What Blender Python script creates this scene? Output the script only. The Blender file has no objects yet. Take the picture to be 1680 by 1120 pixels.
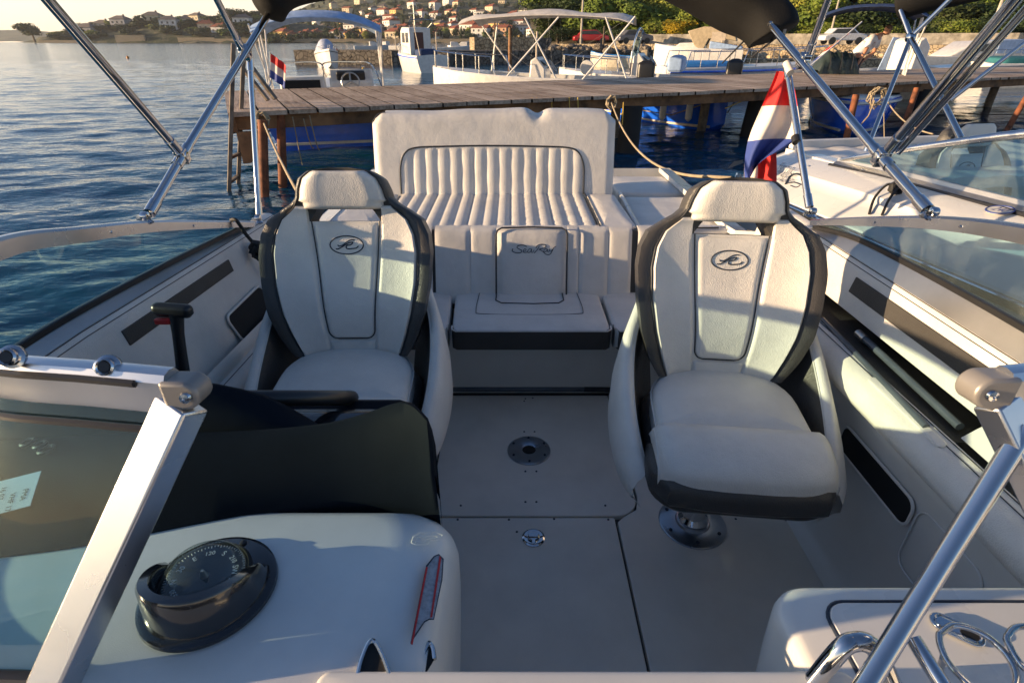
import bpy, math, random
import numpy as np
from mathutils import Vector, Matrix
random.seed(7); RNG = np.random.RandomState(5)
SC = bpy.context.scene; COL = SC.collection
PI = math.pi
# ------------------------------------------------------------------ camera frame (used to turn measured directions into places)
CAMZ = 1.5; PITCH = math.radians(29.0); FPX = 890.0
CT, ST = math.cos(PITCH), math.sin(PITCH)
WZ = -0.30                                # water level
def at(px, py, x=None, y=None, z=None, t=None):
    u = (px-840)/FPX; v = (py-560)/FPX
    d = (u, CT - v*ST, -ST - v*CT)
    if z is not None: t = (z-CAMZ)/d[2]
    elif y is not None: t = y/d[1]
    elif x is not None: t = x/d[0]
    return Vector((d[0]*t, d[1]*t, CAMZ + d[2]*t))
# ------------------------------------------------------------------ materials
def newmat(name):
    m = bpy.data.materials.new(name); m.use_nodes = True
    return m, m.node_tree, m.node_tree.nodes['Principled BSDF']
def N(nt, typ, **kw):
    n = nt.nodes.new(typ)
    for k, v in kw.items():
        if k in n.inputs: n.inputs[k].default_value = v
        else: setattr(n, k, v)
    return n
def mat(name, col, rough=0.5, metal=0.0, coat=0.0, var=0.08, vscale=6.0, bump=0.0, bscale=200.0, dist=0.002, col2=None, v2=None, spec=0.5, rvar=0.0, sheen=0.0):
    m, nt, b = newmat(name)
    L = nt.links.new
    tc = N(nt, 'ShaderNodeTexCoord')
    nz = N(nt, 'ShaderNodeTexNoise', Scale=vscale, Detail=6.0, Roughness=0.6)
    L(tc.outputs['Object'], nz.inputs['Vector'])
    mx = N(nt, 'ShaderNodeMix', data_type='RGBA')
    c = tuple(col)
    d = tuple(col2) if col2 else tuple(max(0, k*(1-3*var)) for k in c)
    e = tuple(v2) if v2 else tuple(min(1, k*(1+var)) for k in c)
    mx.inputs[6].default_value = (*d, 1); mx.inputs[7].default_value = (*e, 1)
    rp = N(nt, 'ShaderNodeMapRange'); rp.inputs[1].default_value = 0.3; rp.inputs[2].default_value = 0.62
    L(nz.outputs['Fac'], rp.inputs[0]); L(rp.outputs[0], mx.inputs[0]); L(mx.outputs[2], b.inputs['Base Color'])
    b.inputs['Roughness'].default_value = rough; b.inputs['Metallic'].default_value = metal
    b.inputs['Coat Weight'].default_value = coat; b.inputs['Coat Roughness'].default_value = 0.06
    b.inputs['Specular IOR Level'].default_value = spec
    b.inputs['Sheen Weight'].default_value = sheen
    if rvar:
        r2 = N(nt, 'ShaderNodeMapRange'); r2.inputs[3].default_value = max(0.02, rough-rvar); r2.inputs[4].default_value = rough+rvar
        n3 = N(nt, 'ShaderNodeTexNoise', Scale=vscale*2.3, Detail=5.0); L(tc.outputs['Object'], n3.inputs['Vector'])
        L(n3.outputs['Fac'], r2.inputs[0]); L(r2.outputs[0], b.inputs['Roughness'])
    if bump:
        n2 = N(nt, 'ShaderNodeTexNoise', Scale=bscale, Detail=3.0); L(tc.outputs['Object'], n2.inputs['Vector'])
        bp = N(nt, 'ShaderNodeBump', Strength=bump, Distance=dist); L(n2.outputs['Fac'], bp.inputs['Height']); L(bp.outputs[0], b.inputs['Normal'])
    return m
def glassmat(name, tint, rough=0.01, dirt=0.06):
    m, nt, b = newmat(name); L = nt.links.new
    nt.nodes.remove(b); out = nt.nodes['Material Output']
    tr = N(nt, 'ShaderNodeBsdfTransparent'); tr.inputs[0].default_value = (*tint, 1)
    gl = N(nt, 'ShaderNodeBsdfGlossy', Roughness=rough)
    df = N(nt, 'ShaderNodeBsdfDiffuse'); df.inputs[0].default_value = (0.5, 0.56, 0.55, 1)
    lw = N(nt, 'ShaderNodeLayerWeight', Blend=0.5); pw = N(nt, 'ShaderNodeMath', operation='POWER'); L(lw.outputs['Facing'], pw.inputs[0]); pw.inputs[1].default_value = 4.5
    fr = N(nt, 'ShaderNodeMath', operation='MULTIPLY_ADD'); L(pw.outputs[0], fr.inputs[0]); fr.inputs[1].default_value = 0.75; fr.inputs[2].default_value = 0.035
    tc = N(nt, 'ShaderNodeTexCoord'); nz = N(nt, 'ShaderNodeTexNoise', Scale=9.0, Detail=8.0); L(tc.outputs['Object'], nz.inputs['Vector'])
    mr = N(nt, 'ShaderNodeMapRange'); mr.inputs[1].default_value = .45; mr.inputs[2].default_value = .75; mr.inputs[3].default_value = dirt*.5; mr.inputs[4].default_value = dirt*1.6
    L(nz.outputs['Fac'], mr.inputs[0])
    a = N(nt, 'ShaderNodeMixShader'); c = N(nt, 'ShaderNodeMixShader')
    L(mr.outputs[0], a.inputs[0]); L(tr.outputs[0], a.inputs[1]); L(df.outputs[0], a.inputs[2])
    L(fr.outputs[0], c.inputs[0]); L(a.outputs[0], c.inputs[1]); L(gl.outputs[0], c.inputs[2]); L(c.outputs[0], out.inputs[0])
    return m
M = {}
def leather(name, col, rough=0.42):
    m, nt, b = newmat(name); L = nt.links.new
    tc = N(nt, 'ShaderNodeTexCoord')
    nz = N(nt, 'ShaderNodeTexNoise', Scale=5.0, Detail=7.0, Roughness=0.65); L(tc.outputs['Object'], nz.inputs['Vector'])
    mx = N(nt, 'ShaderNodeMix', data_type='RGBA'); mx.inputs[6].default_value = (*[k*0.89 for k in col], 1); mx.inputs[7].default_value = (*[k*1.04 for k in col], 1)
    rp = N(nt, 'ShaderNodeMapRange'); rp.inputs[1].default_value = 0.32; rp.inputs[2].default_value = 0.6
    L(nz.outputs['Fac'], rp.inputs[0]); L(rp.outputs[0], mx.inputs[0]); L(mx.outputs[2], b.inputs['Base Color'])
    b.inputs['Roughness'].default_value = rough
    vo = N(nt, 'ShaderNodeTexVoronoi', Scale=330.0); L(tc.outputs['Object'], vo.inputs['Vector'])
    n2 = N(nt, 'ShaderNodeTexNoise', Scale=14.0, Detail=4.0); L(tc.outputs['Object'], n2.inputs['Vector'])
    ad = N(nt, 'ShaderNodeMath', operation='MULTIPLY_ADD'); L(n2.outputs['Fac'], ad.inputs[0]); ad.inputs[1].default_value = 5.0; L(vo.outputs['Distance'], ad.inputs[2])
    bp = N(nt, 'ShaderNodeBump', Strength=0.45, Distance=0.0018); L(ad.outputs[0], bp.inputs['Height']); L(bp.outputs[0], b.inputs['Normal'])
    return m
M['vinyl'] = leather('white_marine_vinyl', (0.70, 0.67, 0.62))
M['vinyl2'] = leather('soft_white_vinyl', (0.67, 0.645, 0.60))
M['char'] = leather('charcoal_vinyl', (0.05, 0.047, 0.044), 0.38)
M['pipe'] = mat('dark_piping', (0.025, 0.027, 0.032), 0.45)
M['wpipe'] = mat('white_piping', (0.62, 0.60, 0.56), 0.4)
M['gel'] = mat('white_gelcoat', (0.68, 0.675, 0.65), 0.28, coat=0.5, var=0.03, vscale=2.5, rvar=0.06)
M['gelin'] = mat('satin_liner', (0.68, 0.665, 0.62), 0.36, coat=0.2, var=0.03, vscale=3.0, bump=0.06, bscale=400)
M['floor'] = mat('nonskid_floor', (0.68, 0.64, 0.57), 0.34, coat=0.25, var=0.035, vscale=4.0, bump=0.6, bscale=520, dist=0.0010, rvar=0.10)
M['deckdew'] = mat('dewy_gelcoat', (0.66, 0.66, 0.64), 0.3, coat=0.4, var=0.03, bump=0.35, bscale=800, dist=0.0009)
M['dash'] = mat('charcoal_dash', (0.008, 0.011, 0.016), 0.7, var=0.06, spec=.04, bump=0.3, bscale=500, dist=0.001)
M['blk'] = mat('black_plastic', (0.018, 0.018, 0.019), 0.35)
M['blkg'] = mat('gloss_black', (0.012, 0.013, 0.016), 0.14, coat=0.6)
M['hole'] = mat('dark_cavity', (0.008, 0.008, 0.008), 0.8)
M['mesh'] = mat('dark_mesh_strip', (0.045, 0.042, 0.038), 0.6, bump=0.8, bscale=300)
M['chrome'] = mat('polished_steel', (0.56, 0.56, 0.57), 0.06, metal=1.0, var=0.02, rvar=0.03)
M['alu'] = mat('brushed_aluminium', (0.62, 0.63, 0.65), 0.28, metal=1.0, var=0.04, vscale=3, rvar=0.07)
M['alud'] = mat('grey_anodised_frame', (0.46, 0.45, 0.43), 0.34, metal=0.9, var=0.05)
M['cap'] = mat('grey_hinge_cap', (0.26, 0.245, 0.23), 0.4, metal=0.3, var=0.05)
M['ochre'] = mat('ochre_paint', (0.50, 0.42, 0.32), 0.6)
M['pole'] = mat('dark_grey_pole', (0.07, 0.085, 0.105), 0.35, coat=.2)
M['plate'] = mat('steel_plate', (0.42, 0.45, 0.49), 0.3, metal=0.9, rvar=0.08)
M['canvas'] = mat('black_canvas', (0.010, 0.010, 0.010), 0.8, bump=0.3, bscale=200, dist=0.004, spec=.2)
M['glass'] = glassmat('tinted_glass', (0.77, 0.91, 0.92), dirt=0.010)
M['nglass'] = glassmat('teal_glass', (0.56, 0.72, 0.78), dirt=0.08)
M['clear'] = glassmat('clear_dome', (0.85, 0.9, 0.9))
M['red'] = mat('red_paint', (0.55, 0.02, 0.02), 0.5)
M['rope'] = mat('hemp_rope', (0.36, 0.29, 0.19), 0.85, bump=0.8, bscale=120)
M['ropeb'] = mat('black_rope', (0.015, 0.015, 0.016), 0.7, bump=0.8, bscale=300)
M['ropey'] = mat('yellow_rope', (0.55, 0.36, 0.07), 0.8)
M['flagr'] = mat('flag_red_cloth', (0.62, 0.02, 0.02), 0.75)
M['flagw'] = mat('flag_white_cloth', (0.66, 0.60, 0.55), 0.75)
M['flagb'] = mat('flag_blue_cloth', (0.03, 0.06, 0.26), 0.75)
M['paper'] = mat('white_paper', (0.62, 0.72, 0.74), 0.7)
M['ink'] = mat('dark_ink', (0.02, 0.03, 0.05), 0.6)
M['whitep'] = mat('white_print', (0.75, 0.75, 0.75), 0.5)
M['sticker'] = mat('silver_sticker', (0.30, 0.31, 0.34), 0.4, var=0.12, vscale=160)
# ------------------------------------------------------------------ mesh builder
class MB:
    def __init__(s): s.v = []; s.f = []; s.mi = []
    def add(s, vs, fs, mi=0):
        o = len(s.v); s.v.extend([tuple(map(float, p)) for p in vs]); s.f.extend([tuple(i+o for i in f) for f in fs]); s.mi.extend([mi]*len(fs)); return s
    def box(s, c, size, R=None, mi=0):
        hx, hy, hz = [k/2 for k in size]; c = Vector(c)
        vs = [Vector((x, y, z)) for x in (-hx, hx) for y in (-hy, hy) for z in (-hz, hz)]
        if R is not None: vs = [R @ p for p in vs]
        return s.add([p+c for p in vs], [(0,1,3,2),(4,6,7,5),(0,4,5,1),(2,3,7,6),(0,2,6,4),(1,5,7,3)], mi)
    def bar(s, a, b, w, h, up=(0,0,1), mi=0):
        a = Vector(a); b = Vector(b); d = (b-a); L = d.length; d.normalize(); up = Vector(up)
        r = d.cross(up).normalized(); u = r.cross(d).normalized()
        vs = [p + r*sx*w/2 + u*sz*h/2 for p in (a, b) for sx, sz in ((-1,-1),(1,-1),(1,1),(-1,1))]
        return s.add(vs, [(0,1,2,3),(7,6,5,4),(0,4,5,1),(1,5,6,2),(2,6,7,3),(3,7,4,0)], mi)
    def tube(s, pts, r, n=10, cap=True, closed=False, flat=1.0, up=None, mi=0):
        pts = [Vector(p) for p in pts]; m = len(pts)
        rs = r if isinstance(r, (list, tuple)) else [r]*m
        T = []
        for i in range(m):
            a = pts[(i-1) % m] if (closed or i > 0) else pts[0]; b = pts[(i+1) % m] if (closed or i < m-1) else pts[-1]
            T.append((b-a).normalized())
        ref = Vector(up) if up else (Vector((0,0,1)) if abs(T[0].z) < 0.9 else Vector((0,1,0)))
        X = (ref - T[0]*ref.dot(T[0])).normalized(); vs = []
        for i in range(m):
            if up: ref2 = Vector(up); X = (ref2 - T[i]*ref2.dot(T[i])).normalized()
            else: X = (X - T[i]*X.dot(T[i])).normalized()
            Y = T[i].cross(X)
            for k in range(n):
                a = 2*PI*k/n; vs.append(pts[i] + (X*math.cos(a)*flat + Y*math.sin(a))*rs[i])
        fs = []
        for i in range(m if closed else m-1):
            j = (i+1) % m
            for k in range(n): fs.append((i*n+k, i*n+(k+1)%n, j*n+(k+1)%n, j*n+k))
        if cap and not closed:
            fs.append(tuple(reversed(range(n)))); fs.append(tuple((m-1)*n+k for k in range(n)))
        return s.add(vs, fs, mi)
    def lathe(s, prof, c=(0,0,0), n=32, R=None, mi=0):
        vs = []; fs = []; c = Vector(c)
        for (r, z) in prof:
            for k in range(n):
                a = 2*PI*k/n; p = Vector((r*math.cos(a), r*math.sin(a), z))
                if R is not None: p = R @ p
                vs.append(p+c)
        for i in range(len(prof)-1):
            for k in range(n): fs.append((i*n+k, i*n+(k+1)%n, (i+1)*n+(k+1)%n, (i+1)*n+k))
        fs.append(tuple(reversed(range(n)))); fs.append(tuple((len(prof)-1)*n+k for k in range(n)))
        return s.add(vs, fs, mi)
    def grid(s, G, mi=0, wrap=False, flip=False):
        G = [[Vector(p) for p in row] for row in G]; a = len(G); b = len(G[0])
        vs = [p for row in G for p in row]; fs = []
        for i in range(a-1):
            for j in range(b if wrap else b-1):
                k = (j+1) % b; f = (i*b+j, i*b+k, (i+1)*b+k, (i+1)*b+j); fs.append(f[::-1] if flip else f)
        return s.add(vs, fs, mi)
    def solid(s, F, off, mi=0):
        """closed plate: front grid F, back grid = F + off (vector or function)"""
        F = [[Vector(p) for p in row] for row in F]; a = len(F); b = len(F[0])
        Bk = [[p + (off(p) if callable(off) else Vector(off)) for p in row] for row in F]
        vs = [p for row in F for p in row] + [p for row in Bk for p in row]; n = a*b; fs = []
        for i in range(a-1):
            for j in range(b-1):
                q = (i*b+j, i*b+j+1, (i+1)*b+j+1, (i+1)*b+j); fs.append(q); fs.append(tuple(n+k for k in reversed(q)))
        rim = [j for j in range(b)] + [i*b+b-1 for i in range(1, a)] + [(a-1)*b+j for j in range(b-2, -1, -1)] + [i*b for i in range(a-2, 0, -1)]
        m = len(rim)
        for k in range(m): fs.append((rim[(k+1)%m], rim[k], n+rim[k], n+rim[(k+1)%m]))
        return s.add(vs, fs, mi)
    def prism(s, poly, a, b=None, O=(0,0,0), X=(1,0,0), Y=(0,1,0), Z=(0,0,1), mi=0):
        O, X, Y, Z = map(Vector, (O, X, Y, Z)); n = len(poly)
        vs = [O+X*p[0]+Y*p[1]+Z*a for p in poly]
        if b is None: return s.add(vs, [tuple(range(n))], mi)
        vs += [O+X*p[0]+Y*p[1]+Z*b for p in poly]
        return s.add(vs, [tuple(reversed(range(n))), tuple(range(n, 2*n))] + [(i, (i+1)%n, n+(i+1)%n, n+i) for i in range(n)], mi)
    def puffy(s, out, O, X, Y, Z, thick, r=0.02, dome=0.01, k=4, under=True, mi=0):
        """cushion: flat outline (list of 2D points, ccw), base at O, rising along Z, edges rounded by r, top domed"""
        O, X, Y, Z = map(Vector, (O, X, Y, Z)); n = len(out); P = np.array(out, float)
        c = P.mean(0); tan = np.roll(P, -1, 0) - np.roll(P, 1, 0); nr = np.stack([tan[:,1], -tan[:,0]], 1); nr /= (np.linalg.norm(nr, axis=1)[:,None]+1e-9)
        if ((P-c)*nr).sum() < 0: nr = -nr
        rings = [(P - nr*r*0.6, 0.0), (P, r*0.7), (P, max(thick-r, r*0.8))]
        for i in range(1, k+1):
            a = i/k*PI/2; rings.append((P - nr*r*(1-math.cos(a)), thick - r + r*math.sin(a)))
        B0 = P - nr*r
        for f, d in ((0.88, 0.42), (0.7, 0.75), (0.45, 0.94), (0.2, 1.0)): rings.append((c + (B0-c)*f, thick + dome*d))
        vs = []
        for ring, h in rings: vs += [O + X*q[0] + Y*q[1] + Z*h for q in ring]
        fs = []
        for i in range(len(rings)-1):
            for j in range(n): fs.append((i*n+j, i*n+(j+1)%n, (i+1)*n+(j+1)%n, (i+1)*n+j))
        fs.append(tuple((len(rings)-1)*n+j for j in range(n)))
        if under: fs.append(tuple(reversed(range(n))))
        return s.add(vs, fs, mi)
    def data(s, name, mats, smooth=True, ang=40):
        me = bpy.data.meshes.new(name); me.from_pydata(s.v, [], s.f)
        for m in (mats if isinstance(mats, (list, tuple)) else [mats]): me.materials.append(m)
        me.polygons.foreach_set('material_index', s.mi)
        me.validate()
        import bmesh
        b = bmesh.new(); b.from_mesh(me); bmesh.ops.remove_doubles(b, verts=b.verts, dist=1e-6); bmesh.ops.recalc_face_normals(b, faces=b.faces); b.to_mesh(me); b.free()
        if smooth:
            me.polygons.foreach_set('use_smooth', [True]*len(me.polygons))
            me.set_sharp_from_angle(angle=math.radians(ang))
        return me
    def build(s, name, mats, parent=None, smooth=True, ang=40, bevel=0, seg=2, local=False, label=None, recalc=True):
        me = s.data(name, mats, smooth, ang)
        o = bpy.data.objects.new(name, me); COL.objects.link(o)
        if parent is not None:
            o.parent = parent
            if not local:
                acc = Vector((0,0,0)); q = parent
                while q: acc += q.location; q = q.parent
                o.location = -acc
        if bevel:
            md = o.modifiers.new('bevel', 'BEVEL'); md.width = bevel; md.segments = seg; md.limit_method = 'ANGLE'; md.angle_limit = math.radians(35)
            me.polygons.foreach_set('use_smooth', [True]*len(me.polygons)); md.harden_normals = False
        if label: o['label'] = label
        return o
def thing(name, label, cat, loc=(0,0,0), rz=0, group=None):
    o = bpy.data.objects.new(name, None); COL.objects.link(o); o.empty_display_size = 0.1
    o.location = loc; o.rotation_euler = (0, 0, rz); o['label'] = label; o['category'] = cat
    if group: o['group'] = group
    return o
def tag(o, label, cat, group=None):
    o['label'] = label; o['category'] = cat
    if group: o['group'] = group
    return o
def struct(o, kind='structure'): o['kind'] = kind; return o
def dup(root, loc=None, rz=None, label=None, group=None, scale=None):
    def cp(o, par):
        c = o.copy(); COL.objects.link(c)
        if par is not None: c.parent = par
        for k in list(o.children): cp(k, c)
        return c
    r = cp(root, None)
    if loc is not None: r.location = loc
    if rz is not None: r.rotation_euler = (0, 0, rz)
    if label: r['label'] = label
    if group: r['group'] = group
    if scale: r.scale = (scale,)*3 if not isinstance(scale, (tuple, list)) else scale
    return r
def text_mb(txt, size, O, X, Y, Z, shear=0.0, depth=0.0, mb=None):
    """flat lettering laid on a surface, centred on O"""
    cu = bpy.data.curves.new('txt', 'FONT'); cu.body = txt; cu.size = size; cu.align_x = 'CENTER'; cu.align_y = 'CENTER'; cu.shear = shear; cu.resolution_u = 3
    ob = bpy.data.objects.new('txt', cu); COL.objects.link(ob)
    dg = bpy.context.evaluated_depsgraph_get(); dg.update(); me = bpy.data.meshes.new_from_object(ob.evaluated_get(dg))
    O, X, Y, Z = map(Vector, (O, X, Y, Z)); mb = mb or MB()
    mb.add([O + X*v.co.x + Y*v.co.y + Z*depth for v in me.vertices], [tuple(p.vertices) for p in me.polygons])
    bpy.data.objects.remove(ob); bpy.data.curves.remove(cu); bpy.data.meshes.remove(me)
    return mb
def spline(pts, n=8):
    """Catmull-Rom through the points"""
    P = [Vector(p) for p in pts]; out = []
    for i in range(len(P)-1):
        a = P[max(0, i-1)]; b = P[i]; c = P[i+1]; d = P[min(len(P)-1, i+2)]
        for k in range(n):
            t = k/n; out.append(0.5*((2*b) + (c-a)*t + (2*a-5*b+4*c-d)*t*t + (3*b-a-3*c+d)*t**3))
    out.append(P[-1]); return out
def rrect(w, h, r, n=5, c=(0,0)):
    out = []
    for cx, cy, a0 in ((w/2-r, -h/2+r, -90), (w/2-r, h/2-r, 0), (-w/2+r, h/2-r, 90), (-w/2+r, -h/2+r, 180)):
        for i in range(n+1):
            a = math.radians(a0 + 90*i/n); out.append((c[0]+cx+r*math.cos(a), c[1]+cy+r*math.sin(a)))
    return out
def dens(P, m=3):
    out = []
    for i in range(len(P)):
        a = P[i]; b = P[(i+1) % len(P)]
        L = math.hypot(b[0]-a[0], b[1]-a[1]); k = max(1, int(L/0.03)) if m else 1
        for j in range(k): out.append((a[0]+(b[0]-a[0])*j/k, a[1]+(b[1]-a[1])*j/k))
    return out
def sag(a, b, drop, n=16):
    a = Vector(a); b = Vector(b)
    return [a.lerp(b, i/n) - Vector((0,0,drop*4*(i/n)*(1-i/n))) for i in range(n+1)]
def lin(a, b, n): return [a+(b-a)*i/(n-1) for i in range(n)]
def itp(x, xs, ys): return float(np.interp(x, xs, ys))
# ================================================================== light, sky, camera
SUN_AZ, SUN_EL = math.radians(-96.0), math.radians(9.0)
w = bpy.data.worlds.new("World"); SC.world = w; w.use_nodes = True
_nt = w.node_tree; _bg = _nt.nodes['Background']
_s = _nt.nodes.new('ShaderNodeTexSky'); _s.sky_type = 'NISHITA'; _s.sun_disc = False; _s.sun_elevation = SUN_EL; _s.sun_rotation = SUN_AZ; _s.altitude = 0; _s.air_density = 1.0; _s.dust_density = 0.9; _s.ozone_density = 2.6
_tc = N(_nt, 'ShaderNodeTexCoord'); _sx = N(_nt, 'ShaderNodeSeparateXYZ'); _nt.links.new(_tc.outputs['Generated'], _sx.inputs[0])
_gr = N(_nt, 'ShaderNodeMix', data_type='RGBA', blend_type='MULTIPLY'); _gr.inputs[0].default_value = 1; _gr.inputs[7].default_value = (0.92, 0.97, 1.12, 1); _nt.links.new(_s.outputs[0], _gr.inputs[6])
_m1 = N(_nt, 'ShaderNodeMath', operation='ABSOLUTE'); _nt.links.new(_sx.outputs['Z'], _m1.inputs[0])
_m2 = N(_nt, 'ShaderNodeMapRange', interpolation_type='SMOOTHSTEP'); _m2.inputs[1].default_value = 0.0; _m2.inputs[2].default_value = 0.20; _m2.inputs[3].default_value = 1; _m2.inputs[4].default_value = 0; _nt.links.new(_m1.outputs[0], _m2.inputs[0])
_gl = N(_nt, 'ShaderNodeMix', data_type='RGBA', blend_type='ADD'); _gl.inputs[7].default_value = (5.6, 4.2, 3.1, 1); _nt.links.new(_m2.outputs[0], _gl.inputs[0]); _nt.links.new(_gr.outputs[2], _gl.inputs[6])
_nt.links.new(_gl.outputs[2], _bg.inputs[0]); _bg.inputs[1].default_value = 0.080
sd = bpy.data.lights.new('sun', 'SUN'); sd.energy = 5.0; sd.angle = math.radians(0.5); sd.color = (1.0, 0.71, 0.42)
so = bpy.data.objects.new('sun', sd); COL.objects.link(so)
_d = Vector((math.sin(SUN_AZ)*math.cos(SUN_EL), math.cos(SUN_AZ)*math.cos(SUN_EL), math.sin(SUN_EL)))
so.rotation_euler = _d.to_track_quat('Z', 'Y').to_euler(); so.location = (-30, 5, 20)
cd = bpy.data.cameras.new('camera'); cam = bpy.data.objects.new('camera', cd); COL.objects.link(cam); SC.camera = cam
cam.location = (0, 0, CAMZ); cam.rotation_euler = (PI/2 - PITCH, 0, 0); cd.sensor_width = 36; cd.lens = FPX*36/1680; cd.clip_start = 0.02; cd.clip_end = 9000
cd.dof.use_dof = True; cd.dof.focus_distance = 2.2; cd.dof.aperture_fstop = 15.0
SC.view_settings.view_transform = 'Standard'; SC.view_settings.look = 'None'; SC.view_settings.exposure = 1.15; SC.view_settings.gamma = 1
SC.cycles.max_bounces = 10; SC.cycles.transparent_max_bounces = 16; SC.cycles.sample_clamp_indirect = 6.0
# ================================================================== water
def watermat():
    m, nt, b = newmat('sea_water'); L = nt.links.new
    b.inputs['Base Color'].default_value = (0.006, 0.055, 0.105, 1); b.inputs['Roughness'].default_value = 0.08; b.inputs['IOR'].default_value = 1.33
    tc = N(nt, 'ShaderNodeTexCoord'); mp = N(nt, 'ShaderNodeMapping'); mp.inputs['Scale'].default_value = (0.8, 1.7, 1); mp.inputs['Rotation'].default_value = (0, 0, 0.25)
    L(tc.outputs['Object'], mp.inputs[0])
    a = N(nt, 'ShaderNodeTexNoise', Scale=1.1, Detail=4.0, Roughness=0.55); L(mp.outputs[0], a.inputs['Vector'])
    c = N(nt, 'ShaderNodeTexNoise', Scale=6.5, Detail=3.0, Roughness=0.5); L(mp.outputs[0], c.inputs['Vector'])
    b1 = N(nt, 'ShaderNodeBump', Strength=1.0, Distance=0.07); L(a.outputs['Fac'], b1.inputs['Height'])
    b2 = N(nt, 'ShaderNodeBump', Strength=1.0, Distance=0.008); L(c.outputs['Fac'], b2.inputs['Height']); L(b1.outputs[0], b2.inputs['Normal'])
    L(b2.outputs[0], b.inputs['Normal'])
    return m
def water():
    rr = [0.4, 0.8, 1.2]; r = 1.6
    while r < 75: rr.append(r); r *= 1.0105
    while r < 900: rr.append(r); r *= 1.13
    an = list(np.radians(np.arange(-56, 56.01, 0.26))) + list(np.radians(np.arange(60, 301, 4.0)))
    rr = np.array(rr); an = np.array(an); R, A = np.meshgrid(rr, an, indexing='ij')
    X = R*np.sin(A); Y = R*np.cos(A); Z = np.zeros_like(X)
    rs = np.random.RandomState(3)
    for i in range(26):
        lam = 0.22*(1.13**i)*(0.9+0.2*rs.rand()); th = math.radians(90 + 18 + rs.randn()*26); k = 2*PI/lam
        amp = 0.0052*lam**0.85*(1.0 if lam < 1.3 else (1.3/lam)**1.3)
        fade = np.clip(1.6 - (R*0.0105*3.0)/lam, 0, 1)
        Z += amp*fade*np.sin(k*(X*math.cos(th)+Y*math.sin(th)) + rs.rand()*6.28 + 0.6*np.sin(0.7*X/lam+rs.rand()*6))
    Z += WZ; n, m = X.shape
    V = np.stack([X, Y, Z], -1).reshape(-1, 3)
    I, J = np.meshgrid(np.arange(n-1), np.arange(m), indexing='ij'); K = (J+1) % m
    F = np.stack([I*m+J, I*m+K, (I+1)*m+K, (I+1)*m+J], -1).reshape(-1, 4)
    me = bpy.data.meshes.new('sea'); me.vertices.add(len(V)); me.vertices.foreach_set('co', V.ravel())
    me.loops.add(F.size); me.loops.foreach_set('vertex_index', F.ravel()); me.polygons.add(len(F)); me.polygons.foreach_set('loop_start', np.arange(0, F.size, 4)); me.polygons.foreach_set('loop_total', np.full(len(F), 4))
    me.update(calc_edges=True); me.polygons.foreach_set('use_smooth', np.ones(len(F), bool)); me.materials.append(watermat())
    if me.polygons[10].normal.z < 0: me.flip_normals()
    o = bpy.data.objects.new('sea', me); COL.objects.link(o); struct(o)
water()
# ================================================================== land
def hp(px, y): return ((px-840)/FPX/1.1433*y, y)
def zat(px, py, y): return at(px, py, y=y).z
def pxof(x, y): return 840 + x/y*1.1433*FPX
def landmat(name, a, b_, c, sc):
    m, nt, b = newmat(name); L = nt.links.new
    tc = N(nt, 'ShaderNodeTexCoord'); n1 = N(nt, 'ShaderNodeTexNoise', Scale=sc, Detail=8.0, Roughness=0.7); L(tc.outputs['Object'], n1.inputs['Vector'])
    cr = N(nt, 'ShaderNodeValToRGB'); e = cr.color_ramp.elements; e[0].position = 0.36; e[0].color = (*a, 1); e[1].position = 0.62; e[1].color = (*c, 1); k = e.new(0.5); k.color = (*b_, 1)
    L(n1.outputs['Fac'], cr.inputs[0]); L(cr.outputs[0], b.inputs['Base Color']); b.inputs['Roughness'].default_value = 0.95
    bp = N(nt, 'ShaderNodeBump', Strength=1.0, Distance=1.5/sc*0.1); L(n1.outputs['Fac'], bp.inputs['Height']); L(bp.outputs[0], b.inputs['Normal'])
    return m
M['scrub'] = landmat('scrubby_hill', (0.014, 0.028, 0.009), (0.035, 0.050, 0.016), (0.17, 0.14, 0.08), 0.11)
M['farhill'] = landmat('distant_hill', (0.045, 0.065, 0.05), (0.07, 0.09, 0.06), (0.11, 0.12, 0.08), 0.01)
M['earth'] = landmat('dry_earth', (0.16, 0.13, 0.08), (0.22, 0.18, 0.12), (0.10, 0.10, 0.04), 0.4)
M['concrete'] = mat('weathered_concrete', (0.42, 0.38, 0.31), 0.9, var=0.2, vscale=1.2, bump=0.8, bscale=4, dist=0.05)
def stonemat(name, c1, c2, mortar, sc):
    m, nt, b = newmat(name); L = nt.links.new
    tc = N(nt, 'ShaderNodeTexCoord'); vo = N(nt, 'ShaderNodeTexVoronoi', Scale=sc); L(tc.outputs['Object'], vo.inputs['Vector'])
    ve = N(nt, 'ShaderNodeTexVoronoi', Scale=sc, feature='DISTANCE_TO_EDGE'); L(tc.outputs['Object'], ve.inputs['Vector'])
    cr = N(nt, 'ShaderNodeMix', data_type='RGBA'); cr.inputs[6].default_value = (*c1, 1); cr.inputs[7].default_value = (*c2, 1)
    sp = N(nt, 'ShaderNodeSeparateColor'); L(vo.outputs['Color'], sp.inputs[0]); L(sp.outputs[0], cr.inputs[0])
    mr = N(nt, 'ShaderNodeMapRange'); mr.inputs[1].default_value = 0.0; mr.inputs[2].default_value = 0.08; L(ve.outputs['Distance'], mr.inputs[0])
    mx = N(nt, 'ShaderNodeMix', data_type='RGBA'); mx.inputs[6].default_value = (*mortar, 1); L(cr.outputs[2], mx.inputs[7]); L(mr.outputs[0], mx.inputs[0]); L(mx.outputs[2], b.inputs['Base Color'])
    bp = N(nt, 'ShaderNodeBump', Strength=1.0, Distance=0.08); L(mr.outputs[0], bp.inputs['Height']); L(bp.outputs[0], b.inputs['Normal']); b.inputs['Roughness'].default_value = 0.9
    return m
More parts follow.
